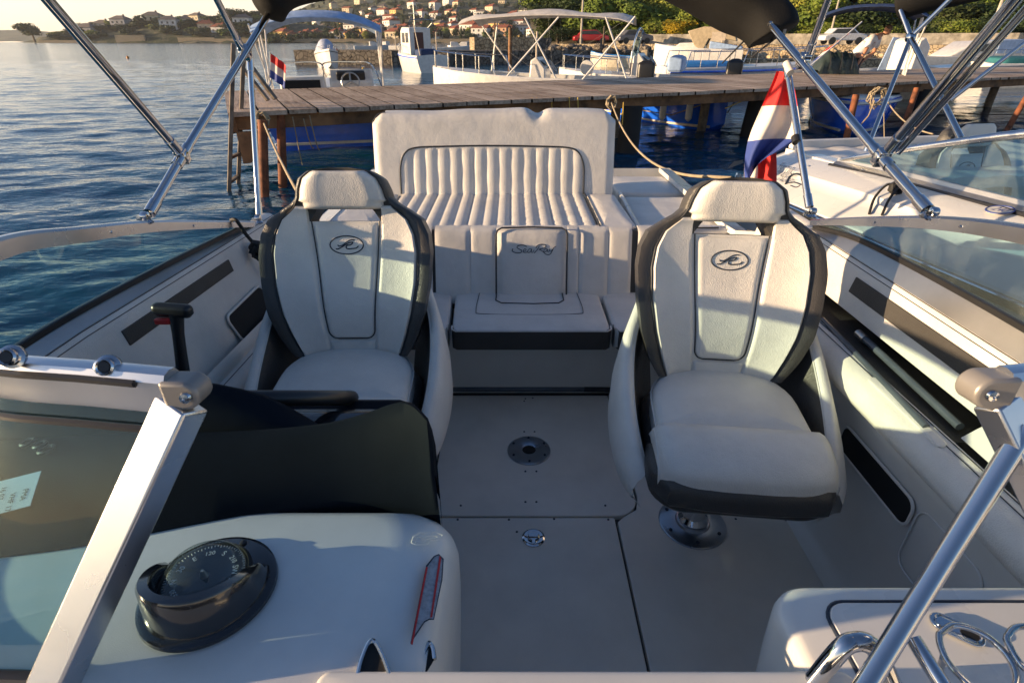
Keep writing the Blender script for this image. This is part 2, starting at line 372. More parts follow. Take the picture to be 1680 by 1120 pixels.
M['stone'] = stonemat('golden_stone', (0.50, 0.40, 0.26), (0.36, 0.27, 0.16), (0.14, 0.11, 0.07), 3.4)
M['stoned'] = stonemat('dark_quay_stone', (0.22, 0.19, 0.15), (0.13, 0.11, 0.09), (0.05, 0.04, 0.03), 3.0)
M['asph'] = mat('pale_asphalt', (0.13, 0.12, 0.11), 0.9, var=0.1)
def ridge(px): return itp(px, [300, 420, 480, 560, 650, 800, 1100, 1300], [66, 44, 22, -6, -26, -40, -50, -50])
def hill_z(px, y):
    if y < 470: return WZ - 0.5
    t = min(1.6, (y-470)/560.0); H = zat(px, ridge(px), 1030.0)
    return WZ + 1.0 + (H-1)*(0.30*t + 0.70*t*t if t < 1 else 1 + 0.9*(t-1))
def land(name, pxs, ys, zf, m, jit=0):
    mb = MB(); mb.grid([[(*hp(px, y), zf(px, y) + (jit*(math.sin(px*0.13+y*.02)+math.sin(px*0.031*7+y*.11))*0.5 if jit else 0)) for px in pxs] for y in ys])
    o = mb.build(name, m, ang=180); struct(o); return o
land('hill', np.arange(300, 1700, 12), [466, 472] + list(np.arange(485, 1060, 22)), hill_z, M['scrub'], 1.2)
def spit_z(px, y):
    H = itp(px, [20, 50, 90, 150, 240, 430, 520], [-1, 1.5, 3.2, 8, 12, 15, 12]); 
    return WZ - 1 + (H+1)*min(1, max(0, (y-520)/60.0))**0.7 + (2.2 if y > 524 and px > 60 else 0)
land('headland', np.arange(10, 540, 8), list(np.arange(520, 660, 6)), spit_z, M['scrub'], 0.5)
def far_z(px, y):
    H = zat(px, itp(px, [-400, -100, 0, 40, 90, 140, 220, 330, 430, 500, 560, 640, 800], [40, 44, 50, 49, 53, 58, 62, 55, 40, 16, -4, -20, -30]), 1700.0); return WZ - .5 + (H+.5)*min(1, max(0, (y-1450)/250.0))
land('distant_hills', np.arange(60-120, 1000, 20), list(np.arange(1450, 1760, 30)), far_z, M['farhill'], 2.0)
# near shore on the right: quay top, road and bank
def Yq(px): return 72.06/(1+.481*(min(px, 2300)-840)/1017.5)       # the quay edge runs nearer towards the right
def bank_z(px, y):
    y = y - Yq(px) + 62; return 1.12 if y < 74 else 1.12 + 7.5*min(1, (y-74)/40.0)**1.3
_mb = MB(); _mb.grid([[(*hp(px, y-62+Yq(px)), bank_z(px, y-62+Yq(px))) for px in np.arange(870, 2300, 30)] for y in [62.2, 63, 67, 70, 73.9, 78, 84, 90, 100, 114, 140, 200, 300]]); struct(_mb.build('quay_ground', M['earth'], ang=180))
def longbox(name, label, cat, pa, pb, ya, yb, z0, z1, th, m, crenel=0, group=None):
    a = Vector((*hp(pa, ya), 0)); b = Vector((*hp(pb, yb), 0)); mb = MB(); n = max(2, int((b-a).length/2.0)); d = (b-a).normalized(); q = Vector((-d.y, d.x, 0))
    F = [[a.lerp(b, i/n) + Vector((0, 0, z)) + q*(0.06*math.sin(i*2.3+z*3)) for i in range(n+1)] for z in lin(z0, z1, 5)]
    mb.solid(F, q*th if q.y > 0 else -q*th); o = mb.build(name, m, ang=60); tag(o, label, cat, group); return o
longbox('quay_wall', 'long golden stone quay wall running along the right shore', 'wall', 872, 2300, Yq(872), Yq(2300), WZ-1, 1.16, 1.2, M['stone'])
longbox('parapet_wall', 'low pale stone parapet wall between the quay road and the trees', 'wall', 1010, 2300, Yq(1010)+10, Yq(2300)+9, 1.1, 2.15, 0.4, M['concrete'])
_o = longbox('quay_road', '', 'road', 872, 2300, Yq(872)+2, Yq(2300)+2, 1.125, 1.135, 6.5, M['asph']); del _o['label']; del _o['category']; struct(_o)
# low inner pier in front of the quay wall, with rubble heaps
longbox('stone_pier', 'low dark stone pier crossing the harbour behind the console boats', 'pier', 640, 1085, 50, 56, WZ-1, 0.75, 3.0, M['stoned'])
longbox('mole', 'low dark concrete mole with boats moored along it at the left', 'pier', 478, 735, 52, 50, WZ-1, 0.80, 2.5, M['stoned'])
longbox('stone_steps', 'sunlit block of ochre stone standing on the pier end', 'wall', 778, 880, 56, 57, 0.7, 1.75, 4.0, M['stone'])
longbox('storage_block', 'brown stone block on the pier right of the ochre block', 'wall', 840, 905, 59, 60, 0.7, 1.72, 2.0, M['stoned'])
longbox('breakwater_wall', 'rough golden stone breakwater behind the blue decked boat', 'wall', 1225, 2100, 42, 47, WZ-1, 0.35, 2.5, M['stone'])
def rocks(name, label, spots, m, kind='rock'):
    mb = MB(); rs = random.Random(11)
    for (px, y, z, r) in spots:
        x, yy = hp(px, y); n = 7
        R = Matrix.Rotation(rs.random()*3, 3, 'Z') @ Matrix.Rotation(rs.random(), 3, 'X')
        mb.lathe([(0.02*r, -r*.6), (r*.8, -r*.4), (r*1.05, 0), (r*.75, r*.45), (0.05*r, r*.62)], (x, yy, z), n, R)
    o = mb.build(name, m, smooth=False); o['kind'] = 'stuff'; tag(o, label, 'rocks'); return o
rocks('rubble', 'heap of sunlit boulders at the foot of the quay wall', [(random.uniform(1180, 1560), random.uniform(46, 53), random.uniform(-.3, .5), random.uniform(.3, .8)) for i in range(150)], M['stone'])
rocks('pier_rubble', 'dark rubble lying on the low stone pier', [(random.uniform(900, 1070), random.uniform(54, 60), random.uniform(.5, .9), random.uniform(.25, .6)) for i in range(60)], M['stoned'])
# ------------------------------------------------------------------ trees
def leafmat(name, a, b_, warm):
    m, nt, b = newmat(name); L = nt.links.new
    tc = N(nt, 'ShaderNodeTexCoord'); oi = N(nt, 'ShaderNodeObjectInfo')
    n1 = N(nt, 'ShaderNodeTexNoise', Scale=0.9, Detail=6.0, Roughness=0.8); L(tc.outputs['Object'], n1.inputs['Vector'])
    ad = N(nt, 'ShaderNodeMath', operation='MULTIPLY_ADD'); L(oi.outputs['Random'], ad.inputs[0]); ad.inputs[1].default_value = 0.35; L(n1.outputs['Fac'], ad.inputs[2])
    cr = N(nt, 'ShaderNodeValToRGB'); e = cr.color_ramp.elements; e[0].position = 0.38; e[0].color = (*a, 1); e[1].position = 0.92; e[1].color = (*warm, 1); k = e.new(0.62); k.color = (*b_, 1)
    L(ad.outputs[0], cr.inputs[0]); L(cr.outputs[0], b.inputs['Base Color']); b.inputs['Roughness'].default_value = 0.7; b.inputs['Specular IOR Level'].default_value = 0.25
    return m
M['leaf'] = leafmat('broad_leaves', (0.03, 0.06, 0.008), (0.11, 0.16, 0.022), (0.30, 0.29, 0.045))
M['leafd'] = leafmat('dark_needles', (0.010, 0.024, 0.008), (0.026, 0.048, 0.014), (0.06, 0.075, 0.02))
M['leafy'] = leafmat('yellow_blossom_leaves', (0.06, 0.08, 0.01), (0.35, 0.24, 0.01), (0.55, 0.36, 0.02))
M['bark'] = mat('bark', (0.12, 0.09, 0.06), 0.9, var=0.2)
def tree_parts(kind, H, W, nleaf, ls, seed, mleaf):
    rs = np.random.RandomState(seed); blobs = []
    if kind == 'cypress':
        for i in range(7): blobs.append((0, 0, H*(0.2+0.12*i), W*0.42*(1-0.1*i), W*0.42*(1-0.1*i), H*0.13))
    else:
        nb = 11
        for i in range(nb):
            a = rs.rand()*6.28; q = rs.rand()**0.6*W*0.34; z = H*(0.42+0.40*rs.rand()); s = W*(0.17+0.13*rs.rand())
            blobs.append((q*math.cos(a), q*math.sin(a), z, s, s, s*0.75))
        blobs.append((0, 0, H*0.62, W*0.30, W*0.30, H*0.22)); blobs.append((0, 0, H*0.3, W*0.36, W*0.36, H*0.16) if kind == 'bush' else (0, 0, H*0.8, W*0.2, W*0.2, H*0.15))
    B = np.array(blobs); vol = B[:,3]*B[:,4]*B[:,5]; idx = rs.choice(len(B), nleaf, p=vol/vol.sum())
    d = rs.randn(nleaf, 3); d /= np.linalg.norm(d, axis=1)[:,None]; rad = (0.72+0.36*rs.rand(nleaf))[:,None]
    Pc = B[idx,:3] + d*B[idx,3:6]*rad
    a = rs.randn(nleaf, 3); a -= d*(a*d).sum(1)[:,None]*0.6; a /= np.linalg.norm(a, axis=1)[:,None]; b = np.cross(d, a); b += rs.randn(nleaf, 3)*0.35; b /= np.linalg.norm(b, axis=1)[:,None]
    s = ls*(0.6+0.8*rs.rand(nleaf))[:,None]
    V = np.stack([Pc-a*s, Pc-b*s*0.6, Pc+a*s, Pc+b*s*0.6], 1).reshape(-1, 3); F = np.arange(nleaf*4).reshape(-1, 4)
    me = bpy.data.meshes.new('crown'); me.vertices.add(len(V)); me.vertices.foreach_set('co', V.ravel()); me.loops.add(F.size); me.loops.foreach_set('vertex_index', F.ravel())
    me.polygons.add(len(F)); me.polygons.foreach_set('loop_start', np.arange(0, F.size, 4)); me.polygons.foreach_set('loop_total', np.full(len(F), 4)); me.update(calc_edges=True); me.materials.append(mleaf)
    # a darker, ragged inner mass keeps the crown from being see-through
    mt = MB(); mt.tube([(0,0,0), (0.02*W,0,H*0.25), (0.05*W,0.02*W,H*0.5), (0.03*W,0,H*0.75)], [W*0.05, W*0.038, W*0.026, W*0.01], 7)
    for i in range(5):
        a = 1.3*i; mt.tube([(0.03*W,0,H*(0.3+0.05*i)), (W*0.2*math.cos(a), W*0.2*math.sin(a), H*(0.55+0.05*i))], [W*0.02, W*0.008], 5)
    return me, mt.data('trunk', M['bark'])
PROTO = {}
STUFF = []
def tree(key, px, y, z, H, W, label, group, name='tree', cat='tree', rz=None, stuff=False):
    if stuff: STUFF.append((key[0], *hp(px, y), z, H, W)); return
    kind, n, ls, seed, ml = key
    if key not in PROTO: PROTO[key] = tree_parts(kind, 6.0, 5.0 if kind != 'cypress' else 2.0, n, ls, seed, M[ml])
    c, t = PROTO[key]; x, yy = hp(px, y); r = thing(name, label, cat, (x, yy, z), rz if rz is not None else random.random()*6.28, group)
    r.scale = (W/5.0, W/5.0, H/6.0) if kind != 'cypress' else (W/2.0, W/2.0, H/6.0)
    for nm, me in (('crown', c), ('trunk', t)):
        o = bpy.data.objects.new(nm, me); COL.objects.link(o); o.parent = r
    return r
NEAR = [('round', 5200, 0.16, 1, 'leaf'), ('round', 5200, 0.15, 2, 'leaf'), ('bush', 5600, 0.15, 3, 'leaf'), ('bush', 5200, 0.14, 4, 'leafd')]
rs = random.Random(21)
px = 900
while px < 1760:
    y = rs.uniform(76, 84)-62+Yq(px); k = rs.choice(NEAR); H = rs.uniform(4.6, 6.6); W = rs.uniform(6.0, 8.5)
    if 935 < px < 1080: H += 1.5
    tree(k, px, y, bank_z(px, y)-0.9, H, W, ('broad green tree leaning over the parapet wall behind the moored boats' if k[0] == 'round' else 'dense green bushy tree growing behind the quay parapet'), 'trees along the quay road')
    px += rs.uniform(24, 38)
px = 880
while px < 1820:
    y = rs.uniform(92, 108)-62+Yq(px); k = rs.choice(NEAR); tree(k, px, y, bank_z(px, y)-1, rs.uniform(6, 9), rs.uniform(8, 12), 'tall green tree in the back row above the quay', 'back row of trees above the quay')
    px += rs.uniform(32, 50)
tree(('bush', 4200, 0.13, 9, 'leafy'), 1112, 75.5, 1.3, 2.6, 4.2, 'low shrub covered in yellow blossom above the beige canopy boat', None, 'shrub', 'shrub')
px = 915
while px < 1780:
    y = rs.uniform(73.2, 75)-62+Yq(px); k = ('bush', 2400, 0.13, 12+rs.randint(0, 1), rs.choice(['leaf', 'leafd'])); tree(k, px, y, 1.0, rs.uniform(1.9, 3.0), rs.uniform(3.4, 5), 'low green shrub hanging over the quay parapet', 'shrubs along the quay parapet', 'shrub', 'shrub')
    px += rs.uniform(22, 44)
FAR = [('round', 900, 0.36, 5, 'leafd'), ('bush', 900, 0.36, 6, 'leafd'), ('bush', 900, 0.36, 7, 'leaf'), ('cypress', 420, 0.3, 8, 'leafd')]
# ------------------------------------------------------------------ houses
WALLC = {'cream': (0.62, 0.52, 0.36), 'white': (0.70, 0.67, 0.62), 'yellow': (0.62, 0.44, 0.16), 'peach': (0.58, 0.36, 0.22), 'grey': (0.36, 0.36, 0.37)}
M['tile'] = mat('terracotta_tiles', (0.30, 0.085, 0.04), 0.85, var=0.2, vscale=0.8); M['tiled'] = mat('brown_grey_tiles', (0.16, 0.13, 0.11), 0.85, var=0.15)
M['pane'] = mat('dark_window', (0.03, 0.035, 0.045), 0.2)
for k, c in WALLC.items(): M['w_'+k] = mat(k+'_render', c, 0.9, var=0.08, vscale=0.4)
def house_meshes(form, col, roofm):
    w_, d_, h_ = {'villa': (11, 9, 6.2), 'cottage': (10, 8, 3.6), 'block': (13, 10, 8.6)}[form]
    wb = MB().box((0,0,h_/2), (w_, d_, h_)); wb.box((w_*0.34, -d_/2-0.6, h_*0.42), (w_*0.3, 1.2, 0.25)); wb.box((-w_*0.2, -d_/2-0.5, h_*0.45), (w_*0.3, 1.0, 0.2))
    wall = wb.data('wall', M['w_'+col], smooth=False)
    r = MB(); e = 0.6; rh = 2.3; a = [(-w_/2-e, -d_/2-e, h_), (w_/2+e, -d_/2-e, h_), (w_/2+e, d_/2+e, h_), (-w_/2-e, d_/2+e, h_)]
    hip = d_*0.42 if form != 'block' else 0
    r.add(a + [(-w_/2-e+hip, 0, h_+rh), (w_/2+e-hip, 0, h_+rh)], [(0,1,5,4), (2,3,4,5), (3,0,4), (1,2,5), (3,2,1,0)]); r.box((w_*0.2, d_*0.12, h_+rh*0.9), (0.9, 0.9, 1.8))
    roof = r.data('roof', M[roofm], smooth=False)
    ws = []
    fl = 3 if form == 'block' else (2 if form == 'villa' else 1)
    for f in range(fl):
        for i in range(3): ws.append(MB().box((-w_*0.32+i*w_*0.32, -d_/2-0.02, 1.5+f*2.75), (1.25, 0.14, 1.4)).data('window', M['pane'], smooth=False))
        ws.append(MB().box((-w_/2-0.02, 0, 1.5+f*2.75), (0.14, 1.3, 1.4)).data('window', M['pane'], smooth=False))
    return wall, roof, ws
HP = {}
def house(form, col, roofm, x, y, z, rz, sc, label, group):
    k = (form, col, roofm)
    if k not in HP: HP[k] = house_meshes(*k)
    wall, roof, ws = HP[k]; r = thing('house', label, 'house', (x, y, z), rz, group); r.scale = (sc,)*3
    for nm, me in [('wall', wall), ('roof', roof)] + [('window', q) for q in ws]:
        o = bpy.data.objects.new(nm, me); COL.objects.link(o); o.parent = r
    return r
rs = random.Random(5)
ZN = [(560, 'above the pale blue bimini'), (660, 'left of the fishing boat'), (760, 'above the fishing boat'), (880, 'above the white bimini'), (1400, 'beside the tall trees')]
def zone(px): return next(s for a, s in ZN if px < a)
for row, (yy, n) in enumerate([(500, 26), (545, 24), (600, 26), (660, 24), (730, 24), (810, 20), (900, 16)]):
    for i in range(n):
        lo = 455 + row*16; hi = 1010
        px = lo + (hi-lo)*(i+rs.uniform(.1, .9))/n; y = yy + rs.uniform(-20, 20)
        if rs.random() < 0.10: continue
        form = rs.choice(['villa', 'villa', 'cottage', 'block']); col = rs.choice(['cream', 'white', 'white', 'yellow', 'peach', 'cream']); rf = rs.choice(['tile', 'tile', 'tile', 'tiled'])
        x, _ = hp(px, y); rowd = ['on the shore', 'near the shore', 'low on the slope', 'lower slope', 'mid slope', 'high on the slope', 'near the hilltop'][row]
        house(form, col, rf, x, y, hill_z(px, y)-0.8, rs.uniform(-1.15, -.35), rs.uniform(.8, 1.15), '%s %s with %s roof %s %s' % (col, {'villa': 'villa', 'cottage': 'low house', 'block': 'apartment block'}[form], 'red tiled' if rf == 'tile' else 'brown', rowd, zone(px)), 'houses of the hillside town')
for row, (yy, n) in enumerate([(482, 50), (520, 60), (570, 66), (630, 70), (700, 70), (780, 66), (860, 60), (960, 56)]):
    for i in range(n):
        lo = 440 + row*6; px = lo + (1080-lo)*(i+rs.random())/n; y = yy + rs.uniform(-16, 16); k = rs.choice(FAR)
        tree(k, px, y, hill_z(px, y)-1.2, rs.uniform(6, 11), rs.uniform(7, 13) if k[0] != 'cypress' else 3.5, ('slim dark cypress' if k[0] == 'cypress' else 'dark green tree') + ' among the hillside houses ' + zone(px), 'trees of the hillside town', stuff=(row > 1 or i % 3 > 0))
# the headland on the left
tree(('round', 2600, 0.24, 31, 'leafd'), 57, 528, 0.2, 15, 19, 'solitary round dark tree at the tip of the left headland', None)
for i in range(150):
    px = rs.uniform(95, 470); y = rs.uniform(528, 600); k = rs.choice(FAR[:3]); H = rs.uniform(4, 9)*(0.7 if px < 130 else 1)
    tree(k, px, y, spit_z(px, y)-1.5, H, rs.uniform(9, 17), stuff=(i % 2 == 1), label= 'dark tree on the left headland ' + ('near its low tip' if px < 180 else 'between the waterside houses'), group='trees of the left headland')
tree(FAR[1], 391, 560, 12, 15, 26, 'broad dense tree crown topping the headland beside the canvas roll', None); tree(FAR[0], 420, 585, 12, 14, 22, 'bushy tree on the headland behind the crossing tubes', None); tree(FAR[0], 235, 565, 9, 13, 12, 'tall dark tree between the headland villas', None)
for (px, y, f, c, rf, s, lb) in [(150, 555, 'cottage', 'grey', 'tiled', 1.4, 'low blue grey house left of the tall tree on the headland'), (178, 585, 'cottage', 'grey', 'tiled', 1.3, 'small grey house set back between two villas on the headland'), (208, 570, 'villa', 'grey', 'tiled', 1.25, 'long grey house with pale roof facing the bay on the headland'),
    (262, 585, 'villa', 'cream', 'tiled', 1.3, 'cream gabled house standing highest on the headland'), (286, 555, 'villa', 'white', 'tiled', 1.25, 'white villa with dark roof at the middle of the headland'), (318, 590, 'cottage', 'cream', 'tiled', 1.3, 'small cream house behind the white villa on the headland'),
    (333, 590, 'villa', 'cream', 'tiled', 1.1, 'cream house with brown roof behind the orange roofed cottage'), (345, 550, 'cottage', 'cream', 'tile', 1.3, 'cream cottage with orange roof close to the headland shore'), (366, 540, 'cottage', 'white', 'tile', 1.2, 'white cottage with red roof nearest the water on the headland'),
    (405, 555, 'villa', 'white', 'tiled', 1.25, 'wide white house behind the crossing bimini tubes'), (390, 580, 'cottage', 'white', 'tile', 1.2, 'white house with red roof above the bimini strut')]:
    x, _ = hp(px, y); house(f, c, rf, x, y, spit_z(px, y)-0.5, rs.uniform(-.5, .3), s, lb, None)
longbox('sea_wall', 'pale stone sea wall along the foot of the left headland', 'wall', 292, 352, 522, 522, WZ-1, 3.6, 2, M['stone'])
longbox('sea_wall', 'broken stone bank under the long grey headland house', 'wall', 190, 238, 522, 523, WZ-1, 5.5, 2, M['stone'])
longbox('sea_wall', 'low ochre stone shore wall at the tip of the left headland', 'wall', 62, 128, 521, 521, WZ-1, 1.6, 2, M['stone'])
longbox('sea_wall', 'grey waterfront wall below the town left of the cabin boat', 'wall', 350, 1010, 472, 466, WZ-1, 2.6, 2, M['stone'])
def greenery():
    rs = np.random.RandomState(77); P, S, D = [], [], []
    for kind, x, y, z, H, W in STUFF:
        n = 380; d = rs.randn(n, 3); d /= np.linalg.norm(d, axis=1)[:,None]; nb = 5; c = np.array([[rs.uniform(-.25, .25)*W, rs.uniform(-.25, .25)*W, H*rs.uniform(.45, .75)] for _ in range(nb)]); k = rs.randint(0, nb, n)
        P.append(np.array([x, y, z]) + c[k] + d*np.array([W*.27, W*.27, H*.24])*(0.75+.3*rs.rand(n))[:,None]); D.append(d); S.append(.55*(0.6+.8*rs.rand(n)))
    P = np.concatenate(P); D = np.concatenate(D); S = np.concatenate(S)[:,None]; n = len(P)
    a = rs.randn(n, 3); a -= D*(a*D).sum(1)[:,None]*.6; a /= np.linalg.norm(a, axis=1)[:,None]; b = np.cross(D, a); b /= np.linalg.norm(b, axis=1)[:,None]
    V = np.stack([P-a*S, P-b*S*.7, P+a*S, P+b*S*.7], 1).reshape(-1, 3); F = np.arange(n*4)
    me = bpy.data.meshes.new('greenery'); me.vertices.add(len(V)); me.vertices.foreach_set('co', V.ravel()); me.loops.add(n*4); me.loops.foreach_set('vertex_index', F); me.polygons.add(n); me.polygons.foreach_set('loop_start', np.arange(0, n*4, 4)); me.polygons.foreach_set('loop_total', np.full(n, 4)); me.update(calc_edges=True); me.materials.append(M['leafd'])
    o = bpy.data.objects.new('greenery', me); COL.objects.link(o); o['kind'] = 'stuff'; tag(o, 'mass of dark green trees filling the gaps between the far houses', 'greenery')
greenery()
# white villa among the trees above the quay
house('villa', 'white', 'tiled', *hp(1075, 118), 7.2, -0.3, 0.55, 'white villa half hidden in trees above the quay', None)
# parked cars on the quay road
def car(px, y, z, col, label, rz=0):
    x, yy = hp(px, y); r = thing('parked_car', label, 'car', (x, yy, z), rz); m = mat('car_paint', col, 0.3, coat=0.6)
    b = MB(); F = []
    for t, hw in ((0, .0), ):
        pass
    prof = [(-2.1, .35), (-2.1, .75), (-1.9, .85), (-1.2, .95), (1.3, .98), (2.0, .85), (2.1, .6), (2.1, .35)]
    b.prism(prof, -0.85, 0.85, X=(1,0,0), Y=(0,0,1), Z=(0,1,0)); b.build('body', m, r, bevel=0.08, local=True)
    MB().prism([(-1.6, .95), (-1.1, 1.42), (0.6, 1.45), (1.3, .95)], -0.72, 0.72, X=(1,0,0), Y=(0,0,1), Z=(0,1,0)).build('cabin', m, r, bevel=0.06, local=True)
    for s in (-1, 1): MB().prism([(-1.4, .98), (-1.02, 1.34), (0.52, 1.37), (1.05, .98)], s*0.725, s*0.735, X=(1,0,0), Y=(0,0,1), Z=(0,1,0)).build('window', M['pane'], r, local=True)
    for sx in (-1.3, 1.3):
        for sy in (-.8, .8): MB().lathe([(0.1, -.1), (.32, -.1), (.34, 0), (.32, .1), (.1, .1)], (sx, sy, .33), 16, Matrix.Rotation(PI/2, 3, 'X')).build('wheel', M['blk'], r, local=True)
    return r
car(1380, 62, 1.14, (0.65, 0.66, 0.68), 'white hatchback parked on the quay road under the blue bimini')
car(969, 74, 1.14, (0.45, 0.01, 0.015), 'red car parked on the quay road right of the lamp post')
car(1040, 73, 1.14, (0.12, 0.12, 0.14), 'dark car parked on the quay road beside the hedge', 0.2)
def post(px, py0, y, h, r, label, name='lamp_post', cat='lamp post', m='concrete', z=1.1):
    x, yy = hp(px, y); t = thing(name, label, cat, (x, yy, z))
    MB().tube([(0,0,0), (0,0,h*.5), (0,0,h)], [r, r*.85, r*.6], 8).build('pole', M[m], t, local=True)
    if cat == 'lamp post':
        MB().bar((0,0,h-.05), (0.9,-.1,h+.15), .08, .08).build('arm', M[m], t, local=True); MB().box((1.1,-.1,h+.17), (.5,.22,.12)).build('lamp_head', M['alud'], t, local=True, bevel=.03)
post(953, 0, 70, 7.5, .13, 'tall pale lamp post rising behind the right end of the white bimini')
post(1360, 0, 66, 5.5, .12, 'pale leaning lamp post among the trees above the parked hatchback'); post(1620, 0, 61, 8, .16, 'thick pale lamp post at the right among the trees')
post(812, 0, 58, 3.2, .1, 'slim ochre pole seen through the white bimini frame', 'mooring_pole', 'pole', 'bark', 0.6); post(990, 0, 55, 2.0, .1, 'short pole on the pier', 'mooring_pole', 'pole', 'bark', 0.6)
post(1185, 0, 66, 2.8, .08, 'leaning mooring pole right of the beige canopy', 'mooring_pole', 'pole', 'ochre', 1.1)
# buoys
def buoy(px, py, r, m, label):
    p = at(px, py, z=WZ); t = thing('buoy', label, 'buoy', p)
    MB().lathe([(r*.3, -r*.5), (r*.85, -r*.2), (r, r*.4), (r*.8, r), (r*.35, r*1.5), (r*.12, r*1.7)], (0,0,0), 20).build('float', m, t, local=True)
    MB().tube([(r*.25*math.cos(a), 0, r*1.85+r*.25*math.sin(a)) for a in lin(0, 2*PI, 13)[:-1]], r*.07, 6, closed=True).build('ring', M['chrome'], t, local=True)
M['buoyy'] = mat('yellow_float', (0.7, 0.42, 0.02), 0.4); M['buoyo'] = mat('orange_float', (0.65, 0.25, 0.04), 0.5)
buoy(210, 96, 0.16, M['buoyo'], 'small orange buoy floating alone on the open water'); buoy(597, 122, 0.22, M['buoyy'], 'yellow mooring buoy floating between the mole and the jetty')

def haze():
    o = MB().box((100, 500, 74), (3000, 3000, 2*(74-WZ+1.0))).build('haze', None, smooth=False); o.data.materials.clear()
    m = bpy.data.materials.new('sea_haze'); m.use_nodes = True; nt = m.node_tree; nt.nodes.remove(nt.nodes['Principled BSDF'])
    v = nt.nodes.new('ShaderNodeVolumePrincipled'); v.inputs['Color'].default_value = (0.86, 0.90, 0.96, 1); v.inputs['Density'].default_value = 0.00011; v.inputs['Anisotropy'].default_value = 0.3
    nt.links.new(v.outputs[0], nt.nodes['Material Output'].inputs['Volume']); o.data.materials.append(m); struct(o, 'stuff')
haze()
# ================================================================== jetty
M['plank'] = None
def plankmat():
    m, nt, b = newmat('weathered_planks'); L = nt.links.new
    tc = N(nt, 'ShaderNodeTexCoord'); mp = N(nt, 'ShaderNodeMapping'); mp.inputs['Rotation'].default_value = (0, 0, -math.atan2(.431, .902)); L(tc.outputs['Object'], mp.inputs[0])
    m2 = N(nt, 'ShaderNodeMapping'); m2.inputs['Scale'].default_value = (9, 0.8, 9); L(mp.outputs[0], m2.inputs[0])
    n1 = N(nt, 'ShaderNodeTexNoise', Scale=2.5, Detail=7.0, Roughness=0.7); L(m2.outputs[0], n1.inputs['Vector'])
    n2 = N(nt, 'ShaderNodeTexNoise', Scale=1.4, Detail=5.0); L(tc.outputs['Object'], n2.inputs['Vector'])
    g = N(nt, 'ShaderNodeNewGeometry')
    cr = N(nt, 'ShaderNodeValToRGB'); e = cr.color_ramp.elements; e[0].position = .3; e[0].color = (.22, .145, .09, 1); e[1].position = .68; e[1].color = (.56, .43, .32, 1)
    ad = N(nt, 'ShaderNodeMath', operation='MULTIPLY_ADD'); L(g.outputs['Random Per Island'], ad.inputs[0]); ad.inputs[1].default_value = .22; L(n1.outputs['Fac'], ad.inputs[2])
    s2 = N(nt, 'ShaderNodeMath', operation='MULTIPLY_ADD'); L(n2.outputs['Fac'], s2.inputs[0]); s2.inputs[1].default_value = .5; L(ad.outputs[0], s2.inputs[2])
    s3 = N(nt, 'ShaderNodeMath', operation='SUBTRACT'); L(s2.outputs[0], s3.inputs[0]); s3.inputs[1].default_value = .34
    L(s3.outputs[0], cr.inputs[0]); L(cr.outputs[0], b.inputs['Base Color']); b.inputs['Roughness'].default_value = .8
    bp = N(nt, 'ShaderNodeBump', Strength=.8, Distance=.01); L(n1.outputs['Fac'], bp.inputs['Height']); L(bp.outputs[0], b.inputs['Normal'])
    return m
M['plank'] = plankmat()
M['beam'] = mat('orange_brown_timber', (0.24, 0.12, 0.05), 0.8, var=0.25, vscale=3, bump=.6, bscale=30, dist=.01)
M['rust'] = mat('rusty_steel', (0.20, 0.065, 0.025), 0.8, var=0.25, vscale=8, bump=.6, bscale=60, dist=.004)
M['oldwood'] = mat('grey_old_wood', (0.20, 0.16, 0.12), 0.85, var=0.2, vscale=6, bump=.6, bscale=40, dist=.006)
M['tyre'] = mat('old_tyre_rubber', (0.015, 0.015, 0.015), 0.8, bump=.5, bscale=40)
DZ = 0.687; D0 = Vector((-3.68, 7.54, 0)); DU = Vector((.902, .431, 0)).normalized(); DV = Vector((-DU.y, DU.x, 0)); DW = 3.85; DL = 27.0
jetty = thing('jetty', 'long wooden plank jetty crossing the water behind the boat', 'jetty', (D0.x, D0.y, WZ))
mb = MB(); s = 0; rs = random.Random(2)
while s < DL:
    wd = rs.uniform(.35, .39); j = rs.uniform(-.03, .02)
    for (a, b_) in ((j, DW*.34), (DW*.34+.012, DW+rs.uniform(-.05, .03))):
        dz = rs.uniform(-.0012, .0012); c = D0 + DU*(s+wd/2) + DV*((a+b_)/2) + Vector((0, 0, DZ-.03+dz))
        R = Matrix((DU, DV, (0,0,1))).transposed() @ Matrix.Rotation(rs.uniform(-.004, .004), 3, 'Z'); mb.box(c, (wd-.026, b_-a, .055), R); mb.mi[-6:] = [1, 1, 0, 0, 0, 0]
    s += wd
mb.build('deck_boards', [M['plank'], mat('gap_shade_edges', (.035,.028,.022), .9)], jetty, smooth=False)  # side faces coloured dark: painted shade for the gaps between boards
for v in (.16, DW*.35, DW*.66, DW-.12):
    MB().bar(D0 + DU*.02 + DV*v + Vector((0,0,DZ-.15)), D0 + DU*DL + DV*v + Vector((0,0,DZ-.15)), .11, .17).build('beam', M['beam'], jetty, bevel=.008)
MB().bar(D0 + DU*.05 + DV*.02 + Vector((0,0,DZ-.15)), D0 + DU*.05 + DV*(DW-.02) + Vector((0,0,DZ-.15)), .07, .19).build('end_beam', M['beam'], jetty, bevel=.008)
MB().prism([(0, -.06), (.42, -.06), (.34, -.2), (.10, -.46), (0, -.46)], -.03, .03, O=D0+DU*.06+DV*.02+Vector((0,0,DZ-.18)), X=DU, Y=(0,0,1), Z=DV).build('corner_brace', M['beam'], jetty, bevel=.006)
